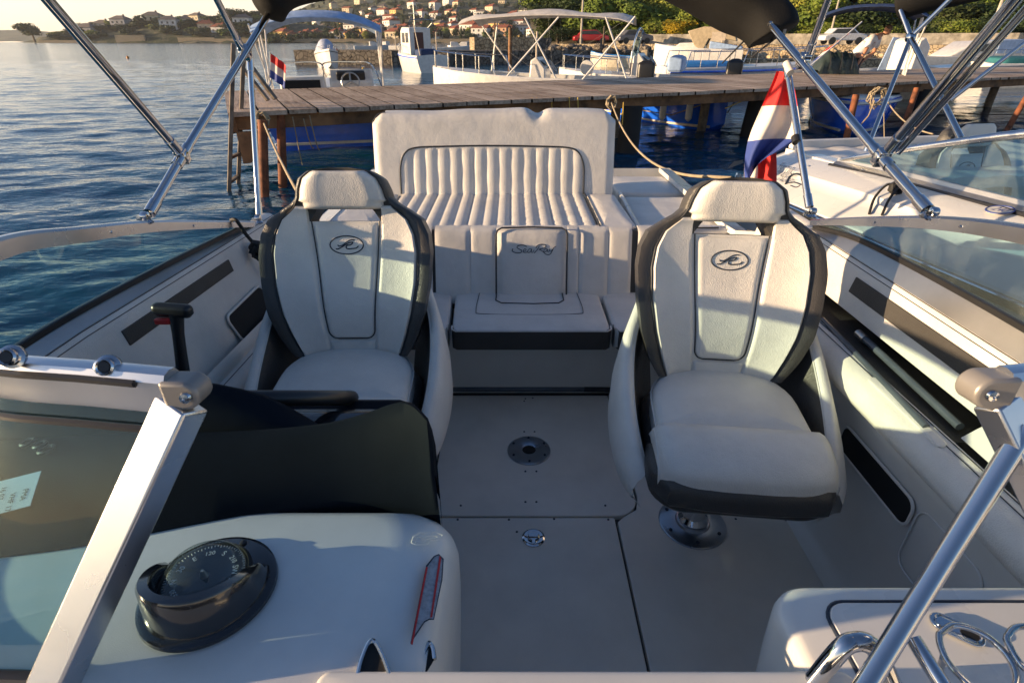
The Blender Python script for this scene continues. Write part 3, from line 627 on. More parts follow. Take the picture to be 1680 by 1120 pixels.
for (px, py, qx, qy) in [(434, 322, 431, 207), (464, 304, 461, 205), (1385, 243, 1404, 158), (1478, 222, 1502, 152), (1652, 214, 1690, 150)]:
    p = at(px, py, z=WZ); q = at(qx, qy, y=p.y+.1); q = p + (q-p)*((DZ-.06-WZ)/(q.z-p.z)); MB().tube([p - (q-p)*1.2, p.lerp(q, .05), q], [.062, .06, .058], 14).build('pile', M['rust'], jetty)
for s_ in (2.4, 7.2, 9.6, 11.6, 14.5, 17.5, 21, 25):
    for v in (1.6, DW-.3):
        p = D0 + DU*s_ + DV*v; MB().tube([p+Vector((0,0,-1.6)), p+Vector((.02,0,DZ-.2))], .10, 12).build('pile', M['oldwood'], jetty)
# ladder at the end of the jetty
lad = thing('ladder', 'tall grey timber ladder standing in the water at the left end of the jetty', 'ladder', at(376, 312, z=WZ))
pa, pa2 = at(376, 312, z=WZ), at(383, 72, y=7.62); pb, pb2 = at(391, 300, z=WZ), at(400, 84, y=8.1)
for p, q in ((pa, pa2), (pb, pb2)): MB().bar(p + (p-q)*.4, q, .12, .05, up=DU).build('rail', M['oldwood'], lad, bevel=.006)
for f in (.06, .24, .42): MB().bar(pa.lerp(pa2, f), pb.lerp(pb2, f), .06, .035).build('rung', M['oldwood'], lad, bevel=.004)
MB().bar(at(405, 100, y=8.4), at(452, 163, y=8.35), .08, .04).build('diagonal_brace', M['oldwood'], lad, bevel=.004)
MB().bar(at(398, 112, y=8.8), at(440, 165, y=8.75), .07, .04).build('diagonal_brace', M['oldwood'], lad, bevel=.004)
# tyre fenders hanging from the jetty
def tyre(p, R_, r, label):
    t = thing('tyre_fender', label, 'tyre fender', p, 0, 'tyre fenders under the jetty')
    n = 26; G = []
    for i in range(n):
        a = 2*PI*i/n; G.append([((R_+r*math.cos(b))*math.cos(a), r*1.1*math.sin(b), (R_+r*math.cos(b))*math.sin(a)) for b in np.linspace(0, 2*PI, 13)[:-1]])
    G.append(G[0]); MB().grid(G, wrap=True).build('tyre', M['tyre'], t, local=True)
    MB().tube([(0, 0, R_), (0.02, 0, R_+.35)], .012, 6).build('rope', M['rope'], t, local=True)
for (px, py, y, r_) in [(1027, 250, 9.4, .20), (1232, 222, 11.3, .24), (1500, 205, 13.2, .22)]:
    p = at(px, py, z=WZ); MB().tube([p+Vector((0,0,-1.6)), p+Vector((.02,0,.2)), p+Vector((.04,0,DZ-WZ-.2))], [r_*1.1, r_, r_*.9], 16).build('shaded_pile', M['tyre'], jetty)  # near-black colour paints in the shade on these thick piles
# ropes
def rope(label, pts, r=.011, m='rope', name='mooring_rope', cat='rope', group=None):
    o = MB().tube(pts, r, 8).build(name, M[m]); tag(o, label, cat, group); return o
def knot(mb, c, r, s):
    rs = random.Random(s); pts = []
    for i in range(40):
        a = i*.9; pts.append(Vector(c)+Vector((math.cos(a)*r*(.5+.5*rs.random()), math.sin(a*1.3)*r*.5, math.sin(a)*r*(.7+.5*rs.random()))))
    mb.tube(pts, .011, 6); return mb
def mooring(label, pts, kn=None, r=.011, m='rope'):
    mb = MB().tube(pts, r, 8)
    if kn: knot(mb, kn[0], kn[1], 3)
    o = mb.build('mooring_rope', M[m]); return tag(o, label, 'rope')
a = at(1003, 168, y=9.0); b1 = at(1165, 290, y=3.9)
mooring('long pale rope sagging from the jetty knot to the neighbouring stern', sag(a, b1, .28, 22) + [at(1200, 292, y=3.75)], (a, .09))
mooring('pale rope tied at the left jetty corner running down behind the left seat', sag(at(432, 200, y=7.4), at(492, 322, y=3.5), .05), (at(430, 196, y=7.4), .09))
mooring('tangled rope bundle tied to the jetty beam above the neighbouring boat', [at(1435, 165, y=11.2), at(1425, 190, y=11.2), at(1412, 205, y=11.2)], (at(1438, 160, y=11.3), .17))
mooring('rope running down right from the rope bundle under the jetty', sag(at(1455, 165, y=11.3), at(1530, 220, y=8.5), .1))
mooring('thin rope hanging straight down beside the rusty pile', [at(1450, 180, y=10.6), at(1451, 240, y=10.4)], r=.008)
for i, (px, p0, p1) in enumerate([(508, 190, 246), (480, 192, 270), (498, 195, 243)]):
    mooring(['pale rope loop hanging over the blue hull below the jetty', 'long brown rope dangling into the water left of the blue hull', 'thin brown rope crossing the blue hull'][i], sag(at(px, p0, y=7.9), at(px+16, p1, y=8.2), .12, 10), r=.008)
for i, px in enumerate([905, 934, 948, 874, 881]):
    mooring('short yellow cord tied round the jetty beam, number %s from the left' % ['three', 'four', 'five', 'one', 'two'][i], [at(px, 160, y=9.15+px*.0006), at(px+1, 192, y=9.1+px*.0006)], r=.008, m='ropey')
mooring('yellow cord tied to the jetty beam hanging free right of the lounge', [at(1023, 168, y=9.6), at(1021, 205, y=9.6)], r=.009, m='ropey')
mooring('yellow rope slanting from the beam to the blue bow', [at(1190, 178, y=11.6), at(1232, 160, y=11.9)], r=.012, m='ropey')
# ================================================================== moored boats
M['blueh'] = mat('blue_boat_paint', (0.015, 0.13, 0.78), 0.22, coat=.6, var=.05); M['bluel'] = mat('sky_blue_paint', (0.05, 0.26, 0.62), 0.4)
M['whiteb'] = mat('boat_white', (0.68, 0.66, 0.62), 0.35, coat=.3, var=.05); M['cream'] = mat('cream_boat_paint', (0.62, 0.55, 0.42), 0.45)
M['bimb'] = mat('pale_blue_canvas', (0.30, 0.42, 0.62), 0.8, bump=.3, bscale=6, dist=.03); M['bimw'] = mat('off_white_canvas', (0.62, 0.58, 0.52), 0.8, bump=.3, bscale=5, dist=.03)
M['bimn'] = mat('navy_canvas', (0.012, 0.035, 0.11), 0.8, bump=.3, bscale=5, dist=.03); M['bimbeige'] = mat('beige_canvas', (0.42, 0.34, 0.22), 0.8, bump=.4, bscale=4, dist=.03)
M['tube'] = mat('painted_tube', (0.70, 0.68, 0.64), 0.35)
def hull(t, L, B, H, hm, dm, sm=None, c0=.08, c1=.62, fl=.22, bowrise=.18):
    S = np.linspace(0, 1, 23); Ro = []; Ri = []; st = []
    for s_ in S:
        x = (s_-.5)*L; b = B/2*(1-.10*(1-s_)**2)*(1 if s_ < .45 else max(.001, 1-((s_-.45)/.55)**2.4)); zs = H + bowrise*s_**2.2; k = -.28 + (.28+zs*.6)*max(0, (s_-.86)/.14)**1.5
        half = [(0, k), (b*.78, k*.35+.02), (b*.93, zs*.45), (b, zs*.82), (b*1.015, zs)]
        Ro.append([(x, -y, z) for y, z in half[::-1]] + [(x, y, z) for y, z in half[1:]])
        bi = max(0, b-.16)
        inn = [(b*1.015, zs), (b*.985, zs+.035), (bi, zs+.03)]
        if c0 < s_ < c1: inn += [(bi*.95, fl+.02), (bi*.5, fl), (0, fl)]
        else: inn += [(bi*.7, zs+.05), (bi*.35, zs+.075), (0, zs+.08)]
        Ri.append([(x, -y, z) for y, z in inn] + [(x, y, z) for y, z in inn[::-1][1:]])
        st.append((x, b*1.02+.012, zs*.9))
    m = MB().grid(Ro); tr = Ro[0]; m.add(tr, [tuple(range(len(tr)))]); m.build('hull', hm, t, local=True, ang=50)
    md = MB().grid(Ri); tr = Ri[0]; md.add(tr, [tuple(range(len(tr)))]); md.build('deck', dm, t, local=True, ang=35)
    if sm:
        for sg in (-1, 1): MB().tube([(x, y*sg, z) for x, y, z in st], .035, 6).build('rub_rail', sm, t, local=True)
    return st
def brail(t, L, B, H, s0, s1, h, m='chrome', r=.016, bowrise=.18, n=4):
    def P(s_, sg, dz): 
        b = B/2*(1 if s_ < .45 else max(.02, 1-((s_-.45)/.55)**2.4)); return Vector(((s_-.5)*L, sg*max(0, b-.06), H + bowrise*s_**2.2 + dz))
    for sg in (-1, 1):
        ss = np.linspace(s0, s1, 12); pts = [P(s0-.02, sg, .03)] + [P(s_, sg, h) for s_ in ss]; MB().tube(pts, r, 8).build('bow_rail', M[m], t, local=True)
        for s_ in np.linspace(s0+.06, s1, n): MB().tube([P(s_, sg, .02), P(s_, sg, h)], r*.9, 6).build('stanchion', M[m], t, local=True)
def bimini(t, x0, x1, B, z0, z1, m, tm='tube', legz=.5, sagf=.06, r=.018, droop=0):
    G = []
    for i in range(15):
        f = i/14; x = x0+(x1-x0)*f; G.append([(x, y*B/2, z0 + (z1-z0)*(1-abs(y)**2.6) - sagf*(1-abs(math.cos(f*2*PI)))*(1-y*y) - (.06 if i in (0, 14) else 0) - droop*abs(2*f-1)**2.2) for y in np.linspace(-1, 1, 13)])
    MB().solid(G, (0,0,-.015)).build('canopy', m, t, local=True, ang=60)
    xm = (x0+x1)/2
    for sg in (-1, 1):
        y = sg*B/2
        for (xa, xb) in (((x0, x0+(x1-x0)*.46), (x0+(x1-x0)*.42, x0)) if False else ((x0+.02, xm+.25), (xm-.15, xm-.35), (xm+.15, xm+.4), (x1-.02, xm-.2))):
            MB().tube([(xa, y, z0-.03), (xb, y*.98, legz)], r, 8).build('frame_tube', M[tm], t, local=True)
def console(t, x, w, z0, z1, facing=1, m=None, wheel=True, screen=True):
    m = m or M['whiteb']; d = .5*facing
    MB().prism([(x-.5*d, z0), (x+.6*d, z0), (x+.45*d, z1-.1), (x+.1*d, z1), (x-.45*d, z1-.3)], -w/2, w/2, X=(1,0,0), Y=(0,0,1), Z=(0,1,0)).build('console', m, t, bevel=.04, local=True)
    R = Matrix.Rotation(-.9*facing, 3, 'Y')
    MB().box((x-.2*d, 0, z1-.14), (.28, w*.8, .02), Matrix.Rotation(-.5*facing, 3, 'Y')).build('instrument_panel', M['blk'], t, bevel=.008, local=True)
    if wheel:
        c = Vector((x-.75*d, 0, z1-.25)); 
        mb = MB().tube([c + R @ Vector((.18*math.cos(a), .18*math.sin(a), 0)) for a in np.linspace(0, 2*PI, 25)[:-1]], .014, 8, closed=True)
        for k in range(3): mb.tube([c, c + R @ Vector((.18*math.cos(k*2.1), .18*math.sin(k*2.1), 0))], .012, 6)
        mb.tube([c, c+Vector((.3*d, 0, -.05))], .03, 8); mb.build('steering_wheel', M['alud'], t, local=True)
    if screen:
        G = [[(x+.35*d - .25*d*k, y*w/2*(1-.1*k), z1-.05+.5*k) for y in np.linspace(-1, 1, 7)] for k in np.linspace(0, 1, 4)]
        MB().solid(G, (.008, 0, 0)).build('windscreen', M['glass'], t, local=True)
        MB().tube([(x+.35*d, -w/2, z1-.05), (x+.1*d, -w*.45, z1+.48), (x+.1*d, w*.45, z1+.48), (x+.35*d, w/2, z1-.05)], .018, 8).build('windscreen_frame', M['chrome'], t, local=True)
def outboard(t, x, z, m='blk', h=.55):
    MB().puffy(rrect(.5, .34, .1), (x-.25, 0, z+.1), (1,0,0), (0,1,0), (0,0,1), .45, .08, .05).build('outboard_motor', M[m], t, local=True)
    MB().bar((x-.2, 0, z+.1), (x-.2, 0, z-.8), .12, .18).build('motor_leg', M[m], t, local=True, bevel=.02)
def W(px, y): x, yy = hp(px, y); return (x, yy, WZ)
# boat with pale blue bimini (stern towards the jetty)
b = thing('motorboat', 'blue hulled boat under a pale blue bimini behind the jetty', 'boat', (-4.12, 13.4, WZ), PI/2 + .26)
hull(b, 5.2, 2.5, .74, M['blueh'], M['whiteb'], M['whiteb'], c0=.02, c1=.50, fl=.3)
MB().box((-2.62, 0, .10), (.05, 2.0, .05)).build('transom_stripe', M['whiteb'], b, local=True, bevel=.01)
bimini(b, -1.3, 1.2, 2.45, 2.10, 2.36, M['bimb'], legz=.85, droop=.10)
MB().prism([(-.1, .5), (.55, .5), (.5, 1.12), (.15, 1.25), (-.1, 1.0)], -1.0, -.05, X=(1,0,0), Y=(0,0,1), Z=(0,1,0)).build('dashboard', M['whiteb'], b, bevel=.04, local=True)
MB().prism([(-.1, .5), (.5, .5), (.45, 1.1), (-.1, 1.1)], .05, 1.0, X=(1,0,0), Y=(0,0,1), Z=(0,1,0)).build('cabin_bulkhead', M['whiteb'], b, bevel=.04, local=True)
MB().box((-.115, .55, .86), (.03, .8, .36)).build('storage_opening', M['hole'], b, local=True, bevel=.01)
MB().box((-.04, -.52, 1.10), (.12, .62, .22), Matrix.Rotation(-.3, 3, 'Y')).build('instrument_panel', M['blk'], b, local=True, bevel=.03)
c = Vector((-.24, -.5, 1.0)); R = Matrix.Rotation(-1.25, 3, 'Y'); mb = MB().tube([c + R @ Vector((.19*math.cos(a), .19*math.sin(a), 0)) for a in np.linspace(0, 2*PI, 29)[:-1]], .018, 8, closed=True)
for k in range(3): mb.tube([c, c + R @ Vector((.19*math.cos(k*2.094), .19*math.sin(k*2.094), 0))], .02, 6)
mb.tube([c, c+Vector((.2,0,-.03))], .04, 10); mb.build('steering_wheel', M['alud'], b, local=True)
mb = MB().tube(spline([(-.1, .0, 1.1), (-.15, .02, 1.36), (.1, -.6, 1.38), (0.1, -1.0, 1.32), (-1.0, -1.15, .88)], 8), .016, 8); mb.build('windscreen_frame', M['chrome'], b, local=True)
MB().tube(spline([(-.1, .06, 1.1), (-.15, .08, 1.36), (.1, .6, 1.38), (0.1, 1.0, 1.32), (-1.0, 1.15, .88)], 8), .016, 8).build('windscreen_frame', M['chrome'], b, local=True)
def cloth_flag(t, O, X, Y, w_, h_, cols, seed=1, amp=.05):
    n = 14; O, X, Y = map(Vector, (O, X, Y)); Zn = X.cross(Y).normalized(); mb = MB(); k = len(cols)
    for c_ in range(k):
        G = [[O + X*(w_*i/n) + Y*(-h_*(c_+j/4)/k - .12*h_*(i/n)**1.5) + Zn*amp*math.sin(i*.9+seed)*(i/n) for i in range(n+1)] for j in range(5)]
        mb.grid(G, mi=c_)
    return mb.build('cloth', [M[q] for q in cols], t, ang=80)
f = thing('ensign_flag', 'small red white and blue flag on the left behind the jetty', 'flag', at(446, 140, y=12.2))
MB().tube([at(446, 145, y=12.2), at(443, 85, y=12.1)], .012, 8).build('staff', M['chrome'], f)
cloth_flag(f, at(444, 88, y=12.1), (.80, 0, -.45), (.25, 0, .97), .36, .44, ['flagr', 'flagw', 'flagb'], 2)
# white open boat with the off white bimini
b = thing('open_boat', 'white open boat with bow rails under the wide off white bimini', 'boat', W(872, 18.6), PI-.24)
hull(b, 6.4, 2.2, .78, M['whiteb'], M['whiteb'], None, c1=.70, fl=.3, bowrise=.25); brail(b, 6.4, 2.2, .78, .66, .985, .50, bowrise=.25)
bimini(b, -3.0, 1.95, 2.1, 2.42, 2.60, M['bimw'], legz=.82, r=.001, droop=.16, sagf=.11)
for a_, c_, y_ in ((925,840,1),(873,925,1),(995,1035,1),(1038,965,1),(765,835,-1),(800,787,-1)): MB().tube([((872-a_)/54.6, y_*1.03, 2.36), ((872-c_)/54.6, y_*1.0, .8)], .024, 8).build('frame_tube', M['tube'], b, local=True)
console(b, -.3, .95, .3, 1.38, facing=1, screen=False); outboard(b, -3.2, .7)
MB().box((.9, 0, .6), (.7, 1.2, .5)).build('bow_seat', M['whiteb'], b, local=True, bevel=.06)
MB().lathe([(.1, -.06), (.2, -.06), (.22, 0), (.2, .06), (.1, .06)], (-1.6, -.95, 1.05), 18, Matrix.Rotation(PI/2, 3, 'X')).build('life_ring', M['whiteb'], b, local=True)
# console boat with hoop windscreen
b = thing('console_boat', 'white console boat with chrome hoop windscreen behind the jetty', 'boat', W(1052, 20.5), PI-.38)
hull(b, 5.6, 2.1, .72, M['whiteb'], M['whiteb'], None, c1=.66, fl=.3); brail(b, 5.6, 2.1, .72, .60, .97, .48)
console(b, -.1, .95, .3, 1.45, facing=1, screen=False)
G = [[(.15-.1*k, y*.5*(1-.25*k*k), 1.35+.72*k) for y in np.linspace(-1, 1, 7)] for k in np.linspace(0, 1, 5)]
MB().solid(G, (.01,0,0)).build('windscreen', M['glass'], b, local=True); MB().tube(spline([(.16,-.54,.8), (.16,-.53,1.5), (.06,-.40,2.05), (.04,0,2.14), (.06,.40,2.05), (.16,.53,1.5), (.16,.54,.8)], 6), .03, 8).build('windscreen_hoop', M['chrome'], b, local=True)
MB().puffy(rrect(.5, 1.0, .1), (-1.25, 0, .9), (1,0,0), (0,1,0), (0,0,1), .45, .1, .04).build('seat', M['bimb'], b, local=True); outboard(b, -2.8, .7)
# boat with blue deck cover and bow rail
b = thing('deck_boat', 'white boat with blue deck cover and bow rail left of the flag', 'boat', W(1230, 23), .12)
hull(b, 6.6, 2.2, .9, M['whiteb'], M['whiteb'], M['blueh'], c1=.05, fl=.3); brail(b, 6.6, 2.2, .9, .42, .98, .55, n=5)
MB().puffy(rrect(2.6, 1.4, .3), (-1.6, 0, .93), (1,0,0), (0,1,0), (0,0,1), .16, .06, .06).build('deck_cover', M['bluel'], b, local=True)
brail(b, 6.6, 2.2, .9, .1, .35, .55, n=3)
# cabin boat with beige canopy
b = thing('cabin_boat', 'white boat with folded beige canvas canopy in front of the quay', 'boat', W(1147, 43), PI-.38)
hull(b, 6.0, 2.3, 1.25, M['whiteb'], M['whiteb'], None, c0=.02, c1=.55, fl=.5, bowrise=.3)
MB().prism([(-.6, 1.25), (1.6, 1.28), (1.2, 1.65), (-.5, 1.7)], -.85, .85, X=(1,0,0), Y=(0,0,1), Z=(0,1,0)).build('cabin', M['whiteb'], b, bevel=.08, local=True)
MB().prism([(-2.5, 1.75), (-2.2, 2.5), (-.3, 2.62), (.75, 2.35), (.2, 1.5), (-.4, 1.15), (-.7, 1.9), (-1.9, 1.85)], -.9, .9, X=(1,0,0), Y=(0,0,1), Z=(0,1,0)).build('canopy', M['bimbeige'], b, bevel=.05, local=True)
for s_ in (-1, 1): MB().box((-1.3, s_*.9, 2.05), (.9, .03, .5)).build('canopy_window', M['ochre'], b, local=True)
MB().prism([(-2.9, 1.3), (-.8, 1.3), (-.8, 1.75), (-2.9, 1.45)], -.95, .95, X=(1,0,0), Y=(0,0,1), Z=(0,1,0)).build('stern_cover', M['bimb'], b, bevel=.05, local=True)
# rowing boat
b = thing('rowing_boat', 'small cream rowing boat painted blue inside by the pier', 'boat', W(1013, 47), PI-.35)
hull(b, 4.0, 1.6, .72, M['cream'], M['bluel'], M['bluel'], c0=.04, c1=.9, fl=.35, bowrise=.3); MB().box((0,0,.6), (.25,1.3,.04)).build('thwart', M['cream'], b, local=True); outboard(b, -1.9, .6, 'bimbeige')
# white cabin boat with mast
b = thing('fishing_boat', 'white fishing boat with tall wheelhouse and mast in the harbour centre', 'boat', W(684, 40), PI/2 + .52)
hull(b, 5.0, 2.3, .95, M['whiteb'], M['whiteb'], M['blueh'], c0=.03, c1=.42, fl=.35, bowrise=.35)
MB().prism([(-.6, .9), (1.2, 1.0), (1.0, 2.35), (.7, 2.55), (-.6, 2.5)], -.72, .72, X=(1,0,0), Y=(0,0,1), Z=(0,1,0)).build('wheelhouse', M['whiteb'], b, bevel=.05, local=True)
for s_ in (-1, 1):
    for xx in (-.15, .5): MB().box((xx, s_*.725, 1.95), (.45, .03, .55)).build('window', M['pane'], b, local=True)
for yy in (-.36, .36): MB().box((1.09, yy, 1.95), (.03, .55, .55), Matrix.Rotation(-.12, 3, 'Y')).build('window', M['pane'], b, local=True)
MB().box((-.615, .1, 1.6), (.03, .6, 1.3)).build('door', mat('brown_door', (.10,.03,.02), .5), b, local=True)
MB().tube([(.2,0,2.5), (.2,0,3.9)], .03, 8).build('mast', M['chrome'], b, local=True); MB().tube([(.2,-.35,3.3), (.2,.35,3.3)], .02, 6).build('crosstree', M['chrome'], b, local=True)
MB().tube([(-2.2,.7,.9), (-1.7,.8,2.75)], .03, 6).build('pole', M['ochre'], b, local=True); MB().tube(spline([(-.5,-.6,2.5), (-1.0,-.7,2.9), (-1.0,.7,2.9), (-.5,.6,2.5)], 5), .025, 6).build('roof_rail', M['chrome'], b, local=True)
brail(b, 5.0, 2.3, .95, .5, .97, .45, bowrise=.35)
MB().puffy(rrect(1.0, 1.2, .2), (-1.4, 0, .9), (1,0,0), (0,1,0), (0,0,1), .4, .1, .05).build('stern_cover', M['bimn'], b, local=True)
# covered cruiser on the mole
b = thing('covered_cruiser', 'white cruiser wrapped in a grey cover at the end of the mole', 'boat', W(533, 46), -PI/2 + .40); b.scale = (.66, .66, .72)
hull(b, 5.6, 2.5, 1.35, M['whiteb'], M['whiteb'], M['blk'], c0=.0, c1=.02, bowrise=.4)
G = [[(x, y*1.15*(1-.25*max(0, x)/1.6), 1.35 + h*(1-abs(y)**3)) for y in np.linspace(-1, 1, 11)] for x, h in [(-2.6,.05), (-2.4,.7), (-1.6,1.05), (-.4,1.3), (.6,1.15), (1.3,.6), (1.9,.05)]]
MB().grid(G).build('cover', mat('grey_blue_cover', (.42,.46,.56), .6, bump=.5, bscale=4, dist=.05), b, local=True, ang=60)
MB().box((1.25, 1.02, 1.7), (.35, .03, .25)).build('red_mark', M['red'], b, local=True); brail(b, 5.6, 2.5, 1.35, .55, .97, .4, bowrise=.4)
# boats on the right
b = thing('motorboat', 'white console boat with a tall windscreen behind the bending man', 'boat', W(1490, 21.5), .10)
hull(b, 5.4, 2.1, .85, M['whiteb'], M['whiteb'], None, c1=.66, fl=.1); console(b, .2, 1.2, .2, 1.9, facing=-1, screen=False)
MB().prism([(-.35, .8), (.85, .8), (.8, 1.85), (-.1, 1.9)], .62, .66, X=(1,0,0), Y=(0,0,1), Z=(0,1,0)).build('side_panel', M['bimb'], b, local=True)
for k in range(2): MB().box((.2+k*.3, .68, 1.4), (.16, .03, .6)).build('slot', M['beam'], b, local=True)
b = thing('cabin_cruiser', 'long low white cabin cruiser moored at the far right', 'boat', W(1612, 33), .05)
hull(b, 7.6, 2.5, 1.05, M['whiteb'], M['whiteb'], None, c0=.02, c1=.35, fl=.4, bowrise=-.05)
MB().prism([(-2.6, 1.0), (2.0, 1.0), (.9, 1.35), (.2, 1.75), (-1.8, 1.85), (-2.6, 1.7)][::-1] if False else [(-2.4, 1.05), (2.2, 1.05), (1.0, 1.75), (-2.0, 1.85)], -.8, .8, X=(-1,0,0), Y=(0,0,1), Z=(0,1,0)).build('cabin', M['whiteb'], b, bevel=.09, local=True)
MB().prism([(.1, 1.3), (1.35, 1.3), (.85, 1.62), (.1, 1.64)], -.83, .83, X=(-1,0,0), Y=(0,0,1), Z=(0,1,0)).build('window', M['pane'], b, local=True)
MB().prism([(-1.9, 1.2), (-.3, 1.2), (-.3, 1.8), (-1.9, 1.86)], -.84, .84, X=(-1,0,0), Y=(0,0,1), Z=(0,1,0)).build('side_canvas', M['bimb'], b, local=True, bevel=.01); brail(b, 7.6, 2.5, 1.05, .5, .97, .35, bowrise=-.05)
b = thing('motorboat', 'white boat half out of frame with teal stern cover at the far right', 'boat', W(1720, 27), .0)
hull(b, 5.5, 2.2, .9, M['whiteb'], M['whiteb'], M['bluel'], c1=.6, fl=.3); MB().puffy(rrect(2.0, 1.5, .3), (-1.2, 0, .85), (1,0,0), (0,1,0), (0,0,1), .3, .1, .06).build('stern_cover', mat('teal_canvas', (.02,.14,.16), .8), b, local=True)
# blue boats under the jetty
def bluebow(px, py, yaw, L, label, lst, freeboard=.66):
    p = at(px, py, z=WZ); d = Vector((math.cos(yaw), math.sin(yaw), 0)); c_ = p - d*(L/2*.93)
    b = thing('motorboat', label, 'boat', (c_.x, c_.y, WZ), yaw); hull(b, L, 2.0, freeboard, M['blueh'], M['whiteb'], M['whiteb'], c0=.05, c1=.6, fl=.2, bowrise=.05)
    S = [((s_-.5)*L, 1.0*(1-.10*(1-s_)**2)*(1 if s_ < .45 else max(.001, 1-((s_-.45)/.55)**2.4))*.80+.03, .05) for s_ in np.linspace(.02, .95, 16)]
    for sg in (-1, 1): MB().tube([(x, y*sg, z+.02) for x, y, z in S], .03, 6).build('waterline_stripe', M['cream'], b, local=True)
    return b
def fenders(t, pts):
    for x, y, z in pts: MB().tube([(x, y, z+.30), (x, y, z+.22), (x, y, z+.18), (x, y, z-.18), (x, y, z-.24)], [.008,.012,.075,.075,.02], 10).build('hull_fender', M['whiteb'], t, local=True)
b1_ = bluebow(1178, 214, -PI/2+.35, 5.0, 'blue boat with pale waterline pointing its bow out under the jetty', '')
fenders(b1_, [(2.0, -.62, .42), (1.5, -.98, .40)])
for sg in (-1, 1): MB().tube([(2.3, sg*.35, .6), (1.6, sg*.80, .28), (.6, sg*1.04, .30), (-.4, sg*1.05, .5)], .012, 6).build('hull_line', M['rope'], b1_, local=True)
text_mb('Marena', .15, (.55, -.985, .50), Vector((1,.13,0)).normalized(), (0,-.08,1), (0,-1,0), shear=.2, depth=.004).build('name_lettering', M['bluel'], b1_, local=True)
for nm_, loc_ in (('thwart', (.2, 0, .5)), ('thwart', (-1.0, 0, .5))): MB().box(loc_, (.3, 1.5, .04)).build(nm_, M['whiteb'], b1_, local=True, bevel=.01)
bx = text_mb('Adriana', .16, (1.3, .90, .50), (-.95, -.25, 0), (0, 0, 1), (0, 1, 0), depth=.02) if False else None
b2_ = bluebow(1392, 221, -2.04, 5.2, 'blue boat with a navy bimini moored beyond the jetty at the right', '')
bimini(b2_, -3.7, -1.0, 2.4, 2.34, 2.60, M['bimn'], legz=.7, droop=.0)
MB().lathe([(.02,-.3), (.1,-.24), (.11,.24), (.03,.3)], at(1342, 215, y=12.3), 12).build('hull_fender', M['whiteb'], b2_)
for (px, y, rz, lb) in [(608, 110, .3, 'tiny white motorboat moored before the town left of the fishing boat'), (634, 118, 2.8, 'tiny white boat moored beside another before the town'), (742, 90, .1, 'small white boat with blue cover right of the fishing boat'), (765, 96, 3.0, 'small white boat behind the white bimini frame')]:
    b = thing('motorboat', lb, 'boat', W(px, y), rz); hull(b, 6.0, 2.2, .9, M['whiteb'], M['whiteb'], None, c1=.5, fl=.4); MB().prism([(-.3, .9), (1.3, .95), (.7, 1.6), (-.3, 1.65)], -.7, .7, X=(1,0,0), Y=(0,0,1), Z=(0,1,0)).build('cabin', M['whiteb'], b, bevel=.06, local=True)
# mooring posts in the water
for px, py, h, r, lb in [(652, 104, 2.2, .05, 'thin pole standing in front of the fishing boat'), (718, 108, 2.4, .05, 'thin pole standing right of the fishing boat'), (837, 112, 2.6, .16, 'thick ochre timber pile left of the open boat console'), (880, 110, 2.4, .09, 'slimmer ochre timber pile right of the open boat console'), (541, 100, 1.2, .18, 'short pale timber pile beside the covered cruiser')]:
    p = at(px, py, z=WZ); t_ = thing('mooring_pile', lb, 'mooring pile', p); MB().tube([(0,0,-1), (0,0,h*.6), (0.02,0,h)], [r, r*.95, r*.9], 10).build('pile', M['ochre'] if px != 837 else M['beam'], t_, local=True)
# flag on the slanted staff beside the man, and the dark covered bundle
f = thing('ensign_flag', 'red white and blue ensign on a slanted staff beside the bending man', 'flag', at(1345, 100, y=14))
MB().tube([at(1318, 118, y=13.6), at(1414, 36, y=14.4)], .014, 8).build('staff', M['tube'], f)
cloth_flag(f, at(1395, 54, y=14.3), (-.80, 0, -.58), (.70, 0, .70), .48, .40, ['flagr', 'flagw', 'flagb'], 1, .04)
mb = MB(); o_ = at(1367, 121, z=DZ+.01); bag = thing('covered_bundle', 'dark green tarpaulin bundle lying on the jetty beside the man', 'bundle', o_)
rs = np.random.RandomState(4); G = []
for i in range(13):
    a = i/12*PI; G.append([(-.55+1.1*j/16, -.28*math.cos(a)*(1+.06*math.sin(j*1.3+i)), (.52+.035*math.sin(j*1.9)+.03*math.sin(j*.7+i*.8))*math.sin(a)**.55*(1-abs(j/8-1)**6*.8)) for j in range(17)])
mb.grid(G); mb.build('cover', mat('dark_green_tarpaulin', (.03,.045,.042), .45, bump=.8, bscale=9, dist=.03), bag, local=True, ang=70)
for x in (-.3, 0, .3): MB().tube([(x, -.29*math.cos(a)*1.04, (.56)*math.sin(a)**.55) for a in np.linspace(.05, PI-.05, 14)], .014, 6).build('strap', M['blk'], bag, local=True)
# ------------------------------------------------------------------ the bending man
M['skin'] = mat('tanned_skin', (0.45, 0.22, 0.13), 0.5, var=.05, vscale=20); M['shirt'] = mat('light_grey_shirt', (0.70, 0.70, 0.72), 0.85, bump=.4, bscale=15, dist=.02); M['hair'] = mat('short_brown_hair', (0.16, 0.09, 0.05), 0.8); M['shorts'] = mat('dark_shorts', (0.03, 0.035, 0.05), 0.85)
def skin(name, verts, edges, rad, m, parent, sub=2):
    me = bpy.data.meshes.new(name); me.from_pydata(verts, edges, []); o = bpy.data.objects.new(name, me); COL.objects.link(o); md = o.modifiers.new('s', 'SKIN'); me.skin_vertices[0].data[0].use_root = True
    for i, r in enumerate(rad): me.skin_vertices[0].data[i].radius = (r, r) if not isinstance(r, tuple) else r
    md.use_smooth_shade = True; s_ = o.modifiers.new('ss', 'SUBSURF'); s_.levels = sub; s_.render_levels = sub; me.materials.append(m); o.parent = parent; return o
yp = 17.0
def PP(px, py, dy=0): return at(px, py, y=yp+dy)
